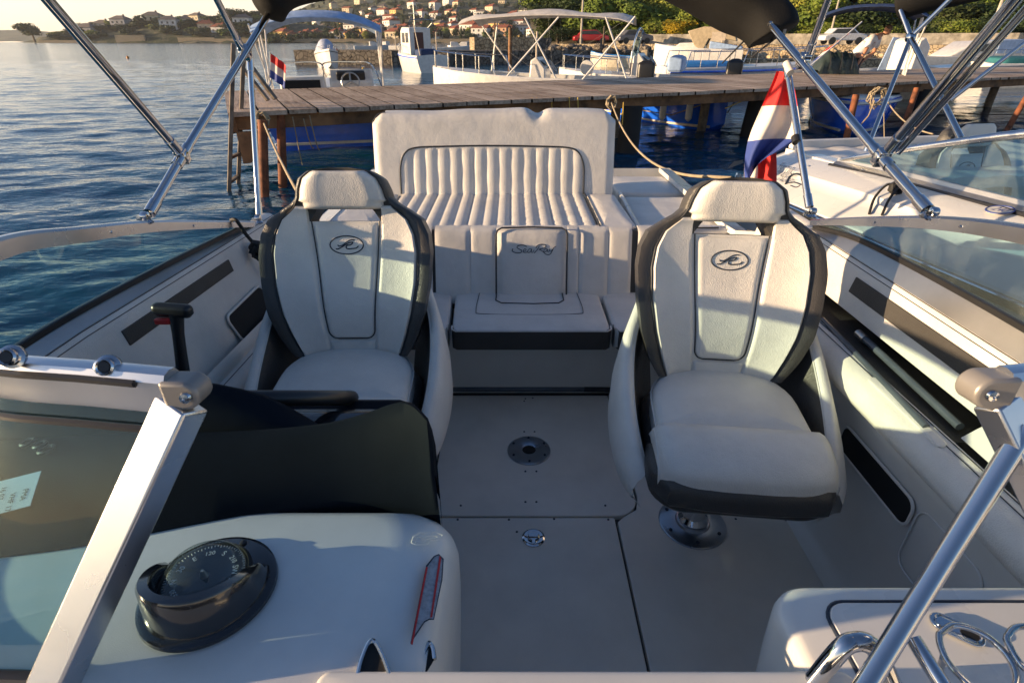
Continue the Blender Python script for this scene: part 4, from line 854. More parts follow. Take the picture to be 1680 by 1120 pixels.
hip = PP(1400, 98); base = Vector((hip.x, hip.y, .15)); man = thing('person', 'man in a light grey shirt bending forward over the bundle on the jetty', 'person', base)
loc = lambda p: tuple(p - base)
sh = PP(1436, 62); neck = PP(1444, 58); V = [loc(hip), loc(PP(1410, 86)), loc(PP(1424, 73)), loc(sh), loc(neck), loc(PP(1449, 56)),
  loc(PP(1428, 66, -.2)), loc(PP(1420, 84, -.3)), loc(PP(1408, 104, -.35)), loc(PP(1403, 112, -.35)),
  loc(PP(1440, 66, .2)), loc(PP(1434, 86, .3)), loc(PP(1416, 100, .1)), loc(PP(1409, 108, 0)),
  loc(hip + Vector((-.02, -.12, -.05))), loc(hip + Vector((0.1, -.14, -.45))), loc(hip + Vector((-.02, -.14, -.9))), loc(hip + Vector((.1, -.16, -.92))),
  loc(hip + Vector((-.02, .12, -.05))), loc(hip + Vector((0.1, .14, -.45))), loc(hip + Vector((-.02, .14, -.9))), loc(hip + Vector((.1, .16, -.92)))]
E_ = [(0,1),(1,2),(2,3),(3,4),(4,5),(3,6),(6,7),(7,8),(8,9),(3,10),(10,11),(11,12),(12,13),(0,14),(14,15),(15,16),(16,17),(0,18),(18,19),(19,20),(20,21)]
Rd = [.15,.15,.16,.14,.07,.065,.075,.05,.035,.03,.075,.05,.035,.03,.10,.07,.045,.04,.10,.07,.045,.04]
skin('body', V, E_, Rd, M['skin'], man)
skin('shirt', [loc(hip+Vector((-.01,0,.02))), loc(PP(1410, 86)), loc(PP(1424, 73)), loc(PP(1437, 62)), loc(PP(1428, 66, -.21)), loc(PP(1422, 80, -.28)), loc(PP(1440, 66, .21)), loc(PP(1436, 80, .28))], [(0,1),(1,2),(2,3),(3,4),(4,5),(3,6),(6,7)], [.185,.18,.19,.155,.10,.085,.10,.085], M['shirt'], man)
skin('shorts', [loc(hip), loc(hip+Vector((0,-.12,-.08))), loc(hip+Vector((.07,-.14,-.42))), loc(hip+Vector((0,.12,-.08))), loc(hip+Vector((.07,.14,-.42)))], [(0,1),(1,2),(0,3),(3,4)], [.17,.14,.11,.14,.11], M['shorts'], man)
hc = PP(1456, 50) - base; hd = MB(); R = Matrix.Rotation(.75, 3, 'Y')
prof = []
for i in range(11):
    a = i/10*PI; G_ = []
    for j in range(18):
        b_ = j/18*2*PI; p = Vector((math.sin(a)*math.cos(b_)*.105, math.sin(a)*math.sin(b_)*.082, math.cos(a)*.125))
        if p.z < -.02: p.x = p.x*.85 + .015; p.y *= .85
        G_.append(hc + R @ p)
    prof.append(G_)
hd.grid(prof, wrap=True)
hd.lathe([(.004,.03), (.012,.0), (.016,-.02), (.004,-.03)], hc + R @ Vector((.108, 0, -.01)), 8, R)
for s_ in (-1, 1): hd.lathe([(.004,-.03), (.02,-.01), (.022,.012), (.006,.03)], hc + R @ Vector((-.005, s_*.085, 0)), 8, R)
hd.build('head', M['skin'], man, local=True)
for s_ in (-1, 1): MB().lathe([(.002,-.009), (.009,0), (.002,.009)], hc + R @ Vector((.092, s_*.033, .02)), 8, R).build('eye', M['ink'], man, local=True)
MB().box(hc + R @ Vector((.092, 0, -.055)), (.012, .045, .010), R).build('mouth', M['red'], man, local=True)
hr = MB(); G = []
for i in range(7):
    a = i/6*PI*.52; G.append([hc + R @ Vector((math.sin(a)*math.cos(j/18*2*PI)*.112-.012, math.sin(a)*math.sin(j/18*2*PI)*.089, math.cos(a)*.132+.004)) for j in range(18)])
hr.grid(G, wrap=True).build('hair', M['hair'], man, local=True)
for side, wr in ((-1, PP(1402, 114, -.35)), (1, PP(1408, 110, 0))):
    hm = MB(); w0 = wr - base
    hm.puffy(rrect(.085, .09, .03), w0, (1,0,0), (0,0,-1), (0,-1,0), .03, .012, .004)
    for k in range(4):
        q = w0 + Vector((-.033+.022*k, -.015, -.05)); hm.tube([q, q+Vector((0,-.008,-.035-.006*(k in (1,2)))), q+Vector((0,-.02,-.06-.008*(k in (1,2))))], [.010,.009,.007], 6)
    hm.tube([w0+Vector((.04*-side,-.015,0)), w0+Vector((.06*-side,-.02,-.03)), w0+Vector((.06*-side,-.03,-.055))], [.012,.010,.008], 6); hm.build('hand', M['skin'], man, local=True)
# ================================================================== the boat we stand in
boat = thing('sport_boat', 'white open sport boat filling the foreground with its cockpit and windshields', 'boat', (0, 1.5, WZ))
XL, XR = -1.09, 1.16
def hb(y, sg):                               # outer half beam
    e = 1.27 if y < 2.0 else 1.27 - .20*min(1, (y-2.0)/.6)*(1 if sg < 0 else .35)
    return e if y > .4 else 1.27*max(.02, 1-((.4-y)/3.2)**2.3)
def hz(y): return .76 if y < 2.0 else .76 - .12*min(1, (y-2.0)/.5)
G = []
for y in list(np.linspace(-2.75, .4, 16)) + list(np.linspace(.6, 4.0, 20)):
    l, r = hb(y, -1), hb(y, 1); z = hz(y) + (.1*((.4-y)/3.2)**2 if y < .4 else 0)
    G.append([(-l+.07, y, z+.06), (-l, y, z), (-l-.02, y, z-.06), (-l+.02, y, z-.10), (-l*.93, y, .1), (-l*.80, y, -.38), (0, y, -.72), (r*.80, y, -.38), (r*.93, y, .1), (r-.02, y, z-.10), (r+.02, y, z-.06), (r, y, z), (r-.07, y, z+.06)])
m = MB().grid(G); n_ = len(G[0]); m.add(G[-1], [tuple(range(n_))]); m.build('hull', M['gel'], boat, ang=45)
for sg in (-1, 1):
    MB().tube([(sg*(hb(y, sg)+.03), y, hz(y)-.06) for y in np.linspace(-2.2, 4.0, 40)], .022, 8).build('rub_rail', M['blk'], boat)
# side decks outside the windshield
for sg, X in ((-1, XL), (1, XR)):
    G = [[(sg*(hb(y, sg)-.07), y, hz(y)+.058), (X*1.03 if y < 2.4 else sg*(hb(y, sg)-.16), y, hz(y)+.075)] for y in np.linspace(.1, 3.95, 30)]
    MB().solid(G, (0, 0, -.03)).build('side_deck', M['gel'], boat)
# bow deck behind the camera, seen only in reflections
MB().solid([[(x*hb(y, 1)*.98, y, .80) for x in np.linspace(-1, 1, 9)] for y in np.linspace(-2.6, -.9, 8)], (0,0,-.05)).build('bow_deck', M['gel'], boat)
MB().box((0, -.5, .0), (1.6, 1.3, .04)).build('bow_sole', M['floor'], boat)
for sg in (-1, 1): MB().puffy(rrect(.45, 1.3, .1), (sg*.85, -.45, .35), (1,0,0), (0,1,0), (0,0,1), .12, .04, .02).build('bow_cushion', M['vinyl'], boat)
# ---- cockpit sole with its hatches
MB().box((.0, 1.25, -.05), (2.2, 2.2, .06)).build('sole_gutter', mat('gutter_brown', (.10,.08,.07), .7), boat)
def panel(name, x0, x1, y0, y1, r, top=0.0, corners=(1,1,1,1)):
    pts = []
    for k, (cx, cy, a0) in enumerate(((x1, y0, -90), (x1, y1, 0), (x0, y1, 90), (x0, y0, 180))):
        rr_ = r if corners[k] else .006; ox = cx - rr_ if cx == x1 else cx + rr_; oy = cy + rr_ if cy == y0 else cy - rr_
        for i in range(7): a = math.radians(a0+90*i/6); pts.append((ox+rr_*math.cos(a), oy+rr_*math.sin(a)))
    return MB().prism(pts, -.03, top).build(name, M['floor'], boat, bevel=.004, seg=3)
hA = panel('hatch', -.302, .463, 1.409, 2.17, .085, 0, (1,0,0,0)); hB = panel('hatch', -.302, .369, .30, 1.401, .012, .0, (0,0,0,0)); 
sole = MB(); sole.prism([(.377, .30), (1.10, .30), (1.10, 2.19), (.471, 2.19), (.471, 1.50), (.455, 1.44), (.40, 1.403), (.377, 1.38)], -.03, .0); sole.prism([(-1.1, .3), (-.310, .3), (-.310, 2.19), (-1.1, 2.19)], -.03, .0)
sole = sole.build('cockpit_sole', M['floor'], boat, bevel=.004, seg=3)
sc = MB()
for px, py in [(728,711),(1009,711),(756,829),(993,829),(1032,802),(862,654),(874,653),(860,658),(860,708),(877,708),(862,773),(880,773),(862,823),(880,823),(751,852),(835,852),(909,851),(998,852),(1207,851),(1289,853),(848,872)]:
    p = at(px, py, z=.0); sc.lathe([(.001,0), (.0045,.0005), (.004,.002), (.001,.0025)], p, 8)
sc.build('screws', M['ink'], hA)
def base_plate(c, R_, hole, parent, name, nb=6):
    mb = MB(); mb.lathe([(hole, -.002), (R_, -.002), (R_, .004), (R_*.96, .008), (hole*1.25, .010), (hole, .006), (hole, -.002)], c, 48)
    o = mb.build(name, M['plate'], parent)
    b_ = MB()
    for k in range(nb):
        a = 2*PI*(k+.5)/nb; b_.lathe([(.001,.007), (.0055,.0075), (.005,.012), (.001,.0125)], Vector(c)+Vector((R_*.82*math.cos(a), R_*.82*math.sin(a), 0)), 8)
    b_.build('bolts', M['ink'], o); return o
bp_ = base_plate((.071, 1.764, 0), .090, .028, boat, 'table_base'); MB().lathe([(.001,.001), (.029,.001), (.029,.003), (.001,.003)], (.071,1.764,0), 24).build('socket', M['hole'], bp_)
lt = MB().lathe([(.026, 0), (.039, 0), (.039, .003), (.033, .006), (.026, .004)], (.074, 1.309, 0), 32).build('hatch_latch', M['chrome'], boat)
MB().lathe([(.001,.0015), (.0265,.0015), (.0265,.0025), (.001,.0025)], (.074,1.309,0), 24).build('latch_cup', M['hole'], lt)
MB().tube([(.055,1.318,.006), (.058,1.300,.007), (.067,1.295,.007), (.067,1.283,.006), (.081,1.283,.006), (.081,1.295,.007), (.090,1.300,.007), (.093,1.318,.006)], .0028, 6).build('lift_ring', M['chrome'], lt)
# ---- side linings
def secR(y, k):   # coaming pad section, right-handed; mirrored/scaled for the left
    dz = 0 if k > 0 else (-.0 if y < 1.2 else -.045*(y-1.2)/1.1)
    X = XR if k > 0 else -XL
    f = lambda x, z: (k*(x-1.16+X), y, z+dz)
    return f
ys = list(np.linspace(.50, 2.42, 34))
for k in (-1, 1):
    up = [[secR(y, k)(x, z) for x, z in ((1.19,.870),(1.165,.870),(1.150,.862),(1.140,.85),(1.134,.83),(1.128,.80),(1.122,.77),(1.116,.735),(1.112,.715),(1.125,.705),(1.18,.70))] for y in ys]
    cp = MB().grid(up).build('coaming_pad', M['vinyl2'], boat, ang=60)
    lz = 0 if k > 0 else -.15
    lo = [[secR(y, k)(x, z+lz) for x, z in (((1.052,.640),(1.048,.668),) if k > 0 else ((1.09,.668),(1.06,.672),))+((1.03,.664),(1.005,.650),(.988,.628),(.982,.60),(.99,.575),(1.01,.560),(1.04,.555))] for y in ys]
    bo = MB().grid(lo).build('side_bolster', M['vinyl'], boat, ang=60)
    wl = [[secR(y, k)(x, z) for x, z in ((1.05,.57),(1.035,.54),(1.045,.50),(1.05,.46),(1.055,.33),(1.05,.15),(1.035,.06),(1.01,.02),(.98,.001))] for y in ys]
    MB().grid(wl).build('side_liner', M['gelin'], boat, ang=60)
    ca = [[secR(y, k)(x, z) for x, z in ((1.122,.709),(1.235,.705),(1.24,.655),(1.04,.655))] for y in [q for q in ys if q > 1.0]]
    if k > 0: MB().grid(ca).build('storage_shelf', M['mesh'], boat, ang=30)
    else:
        MB().grid([[secR(y, k)(x, z) for x, z in ((1.113,.716),(1.10,.66),(1.09,.60),(1.075,.50))] for y in ys]).build('lining_panel', M['vinyl2'], boat)
    st = MB()
    for x, z in ((1.0415,.6685),(1.026,.6635)): st.tube([secR(y, k)(x, z+lz) for y in ys], .0013, 5)
    st.build('stitching', M['pipe'], bo)
    st = MB()
    for x, z in ((1.1485,.8615),(1.139,.849)): st.tube([secR(y, k)(x, z) for y in ys], .0012, 5)
    st.build('stitching', M['pipe'], cp)
# closing panel in front of the shelf, with a speaker ring
MB().solid([[(1.12, y, .716), (1.10, y, .70), (1.07, y, .672)] for y in np.linspace(.5, 1.02, 6)], (.02,0,.01)).build('lining_panel', M['gelin'], boat)
MB().tube([Vector((1.118, .93, .79)) + Vector((0, .035*math.cos(a), .026*math.sin(a))) for a in np.linspace(0, 2*PI, 25)[:-1]], .004, 6, closed=True).build('courtesy_light', M['blkg'], boat)
# mesh strips on the coaming pads
G = [[(1.1345+.0*z-.0165*(.835-z)*4*.25+ .002, y, z) for z in (.825,.81,.79,.772)] for y in np.linspace(1.0, 1.66, 8)]
G = [[(1.128+ (z-.80)*.19 - .004, y, z) for z in (.822,.805,.788,.770)] for y in np.linspace(.99, 1.66, 8)]
MB().solid(G, (.006,0,0)).build('trim_strip', M['mesh'], boat, bevel=.002)
def secL(y, x, z): return secR(y, -1)(x, z)
MB().solid([[secL(y, 1.128+(z-.80)*.19-.004, z) for z in (.815,.80,.785,.770)] for y in np.linspace(1.30, 1.92, 8)], (-.006,0,0)).build('trim_strip', M['mesh'], boat, bevel=.002)
# pockets
def pocket(k, y0, y1, z0, z1, X, name='side_pocket', r=.03, slant=0):
    pts = [(a + slant*(b), b) for a, b in rrect(y1-y0, z1-z0, min(r, (z1-z0)/2.1), 5)]
    o = MB().prism(pts, .0, .004, O=(k*X, (y0+y1)/2, (z0+z1)/2), X=(0,1,0), Y=(0,0,1), Z=(-k,0,0)).build(name, M['hole'], boat)
    MB().tube([Vector((k*(X-.004), (y0+y1)/2+a, (z0+z1)/2+b)) for a, b in pts], .0045, 6, closed=True).build('pocket_rim', M['gelin'], o); return o
pocket(1, 1.02, 1.36, .365, .455, 1.046)
_u = Vector((.19, 0, 1)).normalized() ; _n = Vector((1, 0, -.19)).normalized(); _c = Vector((-1.013, 1.90, .575)); _pp = [(a - .28*b_, b_) for a, b_ in rrect(.30, .125, .03, 5)]
_u = Vector((-.19, 0, 1)).normalized(); _n = Vector((1, 0, .19)).normalized()
_o = MB().prism(_pp, 0, .004, O=_c, X=(0,1,0), Y=_u, Z=_n).build('side_pocket', M['hole'], boat); MB().tube([_c + Vector((0,1,0))*a + _u*b_ + _n*.003 for a, b_ in _pp], .005, 6, closed=True).build('pocket_rim', M['gelin'], _o)
pr = rrect(.22, .20, .04)
MB().tube([Vector((1.047, .90+a, .36+b)) for a, b in pr], .003, 6, closed=True).build('access_panel', M['gel'], boat)
MB().puffy(rrect(.3, .026, .012), (1.022, 1.15, .658), (0,1,0), (.94,0,.34), (-.34,0,.94), .007, .005, .001).build('grab_recess', M['vinyl'], boat)
MB().lathe([(.001,0), (.028,0), (.028,.003), (.001,.004)], secL(1.56, 1.118, .74), 20, Matrix.Rotation(PI/2, 3, 'Y')).build('cover_disc', M['gelin'], boat)
# poles stowed on the right shelf
for i, (a, b_, r_) in enumerate([(at(1350, 524, z=.672), at(1520, 700, z=.668), .0085), (at(1408, 546, z=.680), at(1575, 700, z=.672), .0105)]):
    p = MB().tube([a, b_], r_, 12).build('stowed_pole', M['pole']); tag(p, ['thinner dark pole lying at the back of the right side shelf', 'thicker dark pole with grey end cap lying on the right side shelf'][i], 'pole')
    if i: MB().tube([a, a.lerp(b_, .09)], r_*1.25, 12).build('end_cap', M['alud'], p)
# ---- rear bench base and pole on the sole
MB().solid([[(x, 2.19+dy, z) for z, dy in ((0,0),(.10,.0),(.11,-.004),(.29,0),(.30,-.03),(.335,-.03))] for x in np.linspace(-1.05, 1.12, 10)], (0,.05,0)).build('bench_base', M['gelin'], boat)
MB().box((.075, 2.135, .318), (.66, .10, .022)).build('bench_ledge', M['gelin'], boat, bevel=.006)
p = MB().tube([at(700, 638, z=.022), at(958, 638, z=.022)], .0125, 14).build('boat_hook_pole', M['pole']); tag(p, 'grey tube lying on the sole along the foot of the rear bench', 'pole')
MB().tube([at(958, 638, z=.022), at(1004, 639, z=.022)], .0135, 14).build('end_grip', M['blk'], p)
# ---- stern deck
MB().solid([[(x, y, .60) for x in np.linspace(-.98, 1.08, 8)] for y in np.linspace(2.55, 4.0, 8)], (0,0,-.5)).build('stern_deck', M['gel'], boat, bevel=.02)
MB().prism(rrect(2.0, .5, .12), -.12, -.07, O=(.05, 4.2, 0)).build('swim_platform', M['gel'], boat, bevel=.02)
# ================================================================== rear bench
bench = thing('bench_seat', 'long white rear bench seat with dark piped centre panel behind the swivel seats', 'bench seat', (.08, 2.25, .33))
def yb(z): return 2.45 + .12*((z-.36)/.34)        # face of the backrest
def back_panel(name, x0, x1, m_, parent, z0=.36, z1=.705, puff=.007, off=0, e=.012):
    G = []
    for z in list(np.linspace(z0, z1-.02, 12)) + [z1-.012, z1-.004, z1]:
        rr_ = max(0, z-(z1-.02))/.02
        G.append([(x, yb(z) + off - puff*(1-abs(2*(i/12)-1)**8)*(1-.9*rr_**2) + .02*rr_**2*1.2, z) for i, x in enumerate(np.linspace(x0, x1, 13))])
    return MB().solid(G, (0, .035, -.004)).build(name, m_, parent, ang=50)
MB().solid([[(x, yb(z)+.012, z) for z in (.33, .69)] for x in np.linspace(-1.0, 1.05, 8)], (0,.03,0)).build('backrest_frame', M['char'], bench)
for x0, x1 in ((-1.0, -.392), (-.376, -.2045), (-.2035, -.078), (.268, .3265), (.3275, .4705), (.4715, .585), (.615, .70), (.70, 1.05)): back_panel('back_cushion', x0, x1, M['vinyl2'], bench)
bc = back_panel('back_panel', -.077, .267, M['vinyl2'], bench, puff=.022)
def on_back(x, z, o_=.024): return Vector((x, yb(z)-o_, z))
MB().tube([on_back(-.077, .37)] + [on_back(-.077, z) for z in (.45,.55,.65,.68)] + [on_back(-.070, .700), on_back(-.05, .708, .012), on_back(.10, .711, .010), on_back(.24, .708, .012), on_back(.260, .700)] + [on_back(.267, z) for z in (.68,.65,.55,.45,.37)], .0042, 8).build('piping', M['pipe'], bc)
pp_ = [on_back(.705, z, .018) for z in (.37,.5,.65,.69)] + [on_back(.74, .708, .012), on_back(1.0, .708, .012)]
MB().tube(pp_, .004, 8).build('piping', M['pipe'], bench)
# script lettering stroked in the piping colour
def scr(pts): return [on_back(((820+p[0]/15.27)-868)/338.0+.098-.0035, .61 - (p[1]/15.27+380-412)/338.0*1.08, .0232) for p in pts]
lm = MB()
for stroke, w_ in (([(615,405),(560,382),(480,372),(400,388),(368,425),(430,462),(490,490),(470,530),(400,542),(310,530),(250,495),(270,450)], 1.25), ([(515,515),(570,500),(600,465),(560,455),(530,490),(545,530),(600,528),(640,505)], .9), ([(735,455),(680,455),(640,500),(650,535),(700,520),(740,460),(730,520),(760,530),(800,480)], .9), ([(800,545),(870,480),(930,400)], 1.2), ([(845,440),(870,390),(960,358),(1060,362),(1095,400),(1040,440),(930,462),(1000,500),(1060,545)], 1.2), ([(1120,455),(1070,460),(1040,500),(1060,525),(1110,500),(1140,455),(1130,510),(1170,515)], .9), ([(1190,450),(1180,500),(1230,500),(1290,430),(1350,400)], .95), ([(1290,430),(1240,520),(1190,575),(1120,578),(1060,550)], 1.1)):
    lm.tube(spline(scr(stroke), 4), .0016*w_, 6)
lm.build('script_lettering', M['ink'], bc)
def bcush(name, x0, x1, x2, x3):
    """seat cushion: rear edge x0..x1 (y 2.45), front edge x2..x3 (y 2.04)"""
    out = []
    for (a, b_) in ((x2+.02, 2.04), (x3-.02, 2.04), (x3, 2.06), (x1, 2.50), (x1-.01, 2.53), (x0+.01, 2.53), (x0, 2.50), (x2, 2.06)): out.append((a, b_))
    out = dens(out); Z = Vector((0, -.09, 1)).normalized(); Y = Vector((0, 1, .0)).normalized()
    o = MB().puffy(out, (0,0,.327+.102), (1,0,0), (0,1,-.05), (0,0,1), .095, .018, .010).build(name, M['vinyl2'], bench)
    pts = [(a, b_) for a, b_ in out if b_ < 2.10]
    pts.sort(key=lambda q: q[0]); G = [[(a, b_-.004, .330 - (b_-2.04)*.05), (a, b_-.006, .36), (a, b_-.006, .405), (a, b_-.003, .418)] for a, b_ in pts]
    MB().solid(G, (0,.02,0)).build('front_band', M['char'], o, ang=60)
    MB().tube([(a, b_-.006, .421) for a, b_ in pts], .0035, 6).build('piping', M['wpipe'], o); return o
bcush('seat_cushion', -.95, -.30, -.90, -.275); cc = bcush('seat_cushion', -.282, .432, -.258, .425); bcush('seat_cushion', .450, 1.0, .440, 1.0)
MB().tube([(x, y, .4315-.05*(y-2.04)+.0015) for x, y in ((-.076, 2.45), (-.077, 2.36), (-.05, 2.325), (.10, 2.315), (.22, 2.325), (.246, 2.36), (.247, 2.45))], .0035, 6).build('piping', M['pipe'], cc)
MB().tube(spline([(x, y, .4310-.05*(y-2.04)) for x, y in ((-.16, 2.46), (-.165, 2.24), (-.13, 2.20), (.10, 2.19), (.29, 2.20), (.325, 2.24), (.32, 2.46))], 5), .0016, 5).build('stitching', M['pipe'], cc)
# ================================================================== sun lounge on the stern
lounge = thing('sun_lounge', 'wide white channelled sun lounge with upright backrest on the stern', 'lounge seat', (-.09, 2.9, .60))
NX = 15; XA, XB = -.660, .425; CH = (XB-XA)/NX
def zt(x):                                   # top line of the backrest with the sagging notch
    return 1.141 + .008*math.sin(x*4+1) - .030*math.exp(-((x-.150)/.045)**2) + .002*math.sin(x*17)
def ylb(z): return 3.30 + .11*(z-.70)/.44
X0, X1 = -.818, .606
G = []
for z_ in list(np.linspace(0, 1, 44)):
    row = []
    for i in range(155):
        x = X0 + (X1-X0)*i/154; z = .69 + (zt(x)-.69)*z_
        ex = min(x-X0, X1-x)/.06; ez = (1-z_)*.44/.06; cr_ = 1
        q = 1 - (max(0, 1-ex)**2.2 + max(0, 1-ez)**2.2); q = max(0, q)**.5
        zq = z
        if ex < 1 and ez < 1: zq = z - .045*(1-ex)*(1-ez)*1.0
        ang_ = .985 - .06*0
        arch = .956 - .12*max(0, abs(x-(XA+XB)/2)/((XB-XA)/2) - .78)**2*8
        rib = 0
        if XA < x < XB and z < arch:
            f = ((x-XA)/CH) % 1; fade = min(1, (arch-z)/.02)
            rib = .013*(abs(math.sin(PI*f))**.45)*fade + .0008*math.sin(z*38+ (x-XA)//CH*2.1)*fade
            rib -= .010*fade
        row.append((x, ylb(z) - .045*q - rib + .0012*math.sin(x*9+z*14), zq))
    G.append(row)
lb = MB().solid(G, lambda p: Vector((0, .11 - 0*(p.y), 0))).build('backrest', M['vinyl'], lounge, ang=50)
ar = [(XA, .70), (XA, .78), (XA+.004, .855), (XA+.03, .92), (XA+.09, .952), (XA+.25, .960), ((XA+XB)/2, .964), (XB-.25, .960), (XB-.09, .952), (XB-.03, .92), (XB-.004, .855), (XB, .78), (XB, .70)]
MB().tube(spline([(x, ylb(z)-.047, z) for x, z in ar], 6), .0045, 8).build('piping', M['pipe'], lb)
MB().tube([(X0+.004, ylb(z)+.0, z) for z in np.linspace(.70, 1.085, 10)] + [(X0+.03, ylb(1.12), 1.120), (X0+.08, ylb(1.13), 1.138)], .004, 8).build('edge_piping', M['pipe'], lb)
G = []
for yi in np.linspace(0, 1, 80):
    y = 2.585 + yi*.69; row = []
    for i in range(141):
        x = XA + (XB-XA)*i/140; f = ((x-XA)/CH) % 1; k = int((x-XA)/CH)
        wr = .0016*math.sin(y*95 + k*1.3 + 2*math.sin(y*31))*max(0, min(1, (x+.25)/.35)) * math.sin(PI*f)
        edge = min(1, yi/.05); row.append((x, y, .690 + .014*abs(math.sin(PI*f))**.5*min(1, edge**.5) + wr - .02*(1-edge)**2))
    G.append(row)
ls = MB().solid(G, (0,0,-.07)).build('seat_pad', M['vinyl'], lounge, ang=50)
MB().tube([(XB+.006, y, .705) for y in np.linspace(2.6, 3.25, 8)], .0045, 8).build('piping', M['pipe'], ls)
def pad(name, pts, z, th, m_='vinyl', par=lounge, dome=.008, r=.018):
    return MB().puffy(dens(pts), (0,0,z), (1,0,0), (0,1,0), (0,0,1), th, r, dome).build(name, M[m_], par)
pad('arm_pad', [(XB+.015, 2.60), (.60, 2.60), (.615, 2.63), (.61, 3.22), (.595, 3.24), (XB+.03, 3.24), (XB+.015, 3.22)], .62, .085)
pad('arm_pad', [(-.96, 2.60), (XA-.012, 2.60), (XA-.012, 3.24), (-.95, 3.24)], .62, .085)
pb_ = pad('transom_pad', [(.645, 2.66), (1.10, 2.66), (1.12, 2.70), (1.11, 3.30), (1.08, 3.34), (.70, 3.34), (.665, 3.30)], .60, .065)
pc_ = pad('transom_pad', [(.66, 3.39), (1.13, 3.39), (1.10, 3.80), (1.04, 3.86), (.64, 3.86)], .60, .075)
MB().tube(spline([(.635, 2.66, .68), (.64, 2.9, .685), (.655, 3.2, .685), (.66, 3.36, .68)], 4), .012, 8).build('pad_edge', M['gel'], pb_)
pad('rear_pad', [(-.95, 3.50), (.60, 3.50), (.60, 3.90), (-.90, 3.90)], .60, .075)
# ================================================================== swivel seats
def ellipse_logo(mb, P, w_, h_, r_):
    mb.tube([P(w_/2*math.cos(a), h_/2*math.sin(a)) for a in np.linspace(0, 2*PI, 37)[:-1]], r_, 6, closed=True)
    k = w_/800.0
    def Q(pts): return [P((x-735)*k, -(y-435)*k*h_/w_*2.04) for x, y in pts]
    mb.tube(spline(Q([(520,430),(540,455),(600,450),(680,410),(780,345),(860,320),(935,325)]), 4), [r_*.9]*25, 6)
    mb.tube(spline(Q([(470,515),(520,520),(600,485),(700,430),(800,385),(885,375),(830,430),(740,445),(715,490),(760,518),(860,515),(960,500),(1015,455)]), 4), [r_*.95]*49, 6)
def swivel_seat(label):
    t = thing('swivel_seat', label, 'boat seat', (0,0,0))
    A = math.radians(15.5); U = Vector((0, math.sin(A), math.cos(A))); Nn = Vector((0, math.cos(A), -math.sin(A))); O = Vector((0, .125, .555))
    HS = [0, .03, .07, .148, .244, .34, .40, .446, .48, .496, .514, .540, .572, .594, .604]
    WO = [.185, .205, .225, .252, .268, .275, .268, .246, .195, .168, .150, .144, .131, .098, .03]
    WI = [.158, .170, .185, .208, .226, .231, .222, .200, .158, .146, .136, .130, .116, .084, .02]
    wo = lambda h: itp(h, HS, WO); wi = lambda h: itp(h, HS, WI)
    HB, HT, HO = .055, .440, .478               # insert bottom / insert top / top of the opening
    cw = lambda h: itp(h, [0, HB, HT, HO, .6], [.074, .079, .113, .115, .115])
    def D(x, h):                                # how far the surface comes forward
        u = x/max(.05, wo(h)); return .018 + .060*abs(u)**2.6*min(1, max(.25, (.56-h)/.25)) + .035*max(0, (h-.47)/.11)**.8*(1 if h > .47 else 0) + .028*math.exp(-((h-.15)/.12)**2)
    P = lambda x, h, e=0: O + Vector((x,0,0)) + U*h - Nn*(D(x, h)+e)
    # charcoal shell
    sh = MB(); hs_all = sorted(set([round(q, 4) for q in list(np.linspace(0, .47, 40)) + list(np.linspace(.47, .604, 28)) + [HT, HO]]))
    lowr = [h for h in hs_all if h <= HT+1e-6]; mid = [h for h in hs_all if HT-1e-6 <= h <= HO+1e-6]; top = [h for h in hs_all if h >= HO-1e-6]
    def rowp(h, a, b_, n, e): return [P(x, h, e) for x in np.linspace(a, b_, n)]
    def edged(h, e0=0):
        w_ = wo(h); xs = np.linspace(-1, 1, 41); row = []
        for u in xs:
            ed = max(0, (abs(u)-.86)/.14); row.append(P(u*w_, h, e0 + .012*(1-ed**2.5)))
        return row
    sh.solid([edged(h) for h in lowr], Nn*.085); sh.solid([[p for p in edged(h)][:12] for h in mid], Nn*.085); sh.solid([[p for p in edged(h)][-12:] for h in mid], Nn*.085); sh.solid([edged(h) for h in top], Nn*.085)
    shell = sh.build('backrest_shell', M['char'], t, local=True, ang=60)
    und = MB(); und.solid([[P(x, h, .0135) for x in np.linspace(-wi(h)+.004, wi(h)-.004, 31)] for h in lowr], Nn*.02); und.build('backrest_base', M['vinyl'], t, local=True, ang=60)
    # white facing: left wing, right wing, foot, headrest
    def puffed(rows, e=.013, edge=.06):
        G = []
        for ri, (h, a, b_) in enumerate(rows):
            v = ri/(len(rows)-1); n = 17; row = []
            for i in range(n):
                s_ = i/(n-1); q = min(1, s_/edge, (1-s_)/edge)**.5 if 0 < s_ < 1 else 0; qv = min(1, v/.05, (1-v)/.05)**.5 if 0 < v < 1 else 0
                row.append(P(a+(b_-a)*s_, h, .010 + e*min(q, 1)*max(qv, .0)))
            G.append(row)
        return G
    hw = [h for h in hs_all if h <= HO+.012]
    MB().solid(puffed([(h, -wi(h), -cw(h)-.002) for h in hw]), Nn*.03).build('backrest_wing', M['vinyl'], t, local=True, ang=60)
    MB().solid(puffed([(h, cw(h)+.002, wi(h)) for h in hw]), Nn*.03).build('backrest_wing', M['vinyl'], t, local=True, ang=60)
    MB().solid(puffed([(h, -cw(h)-.002, cw(h)+.002) for h in np.linspace(0, HB-.002, 8)], .012, .02), Nn*.03).build('backrest_foot', M['vinyl'], t, local=True, ang=60)
    hh = [HO + (.595-HO)*(k/22) for k in range(23)]
    MB().solid(puffed([(h, -min(wi(h), .130 if h < .5 else 1), min(wi(h), .130 if h < .5 else 1)) for h in hh], .036, .16), Nn*.03).build('headrest', M['vinyl'], t, local=True, ang=60)
    # insert, lower corners rounded
    rows = []
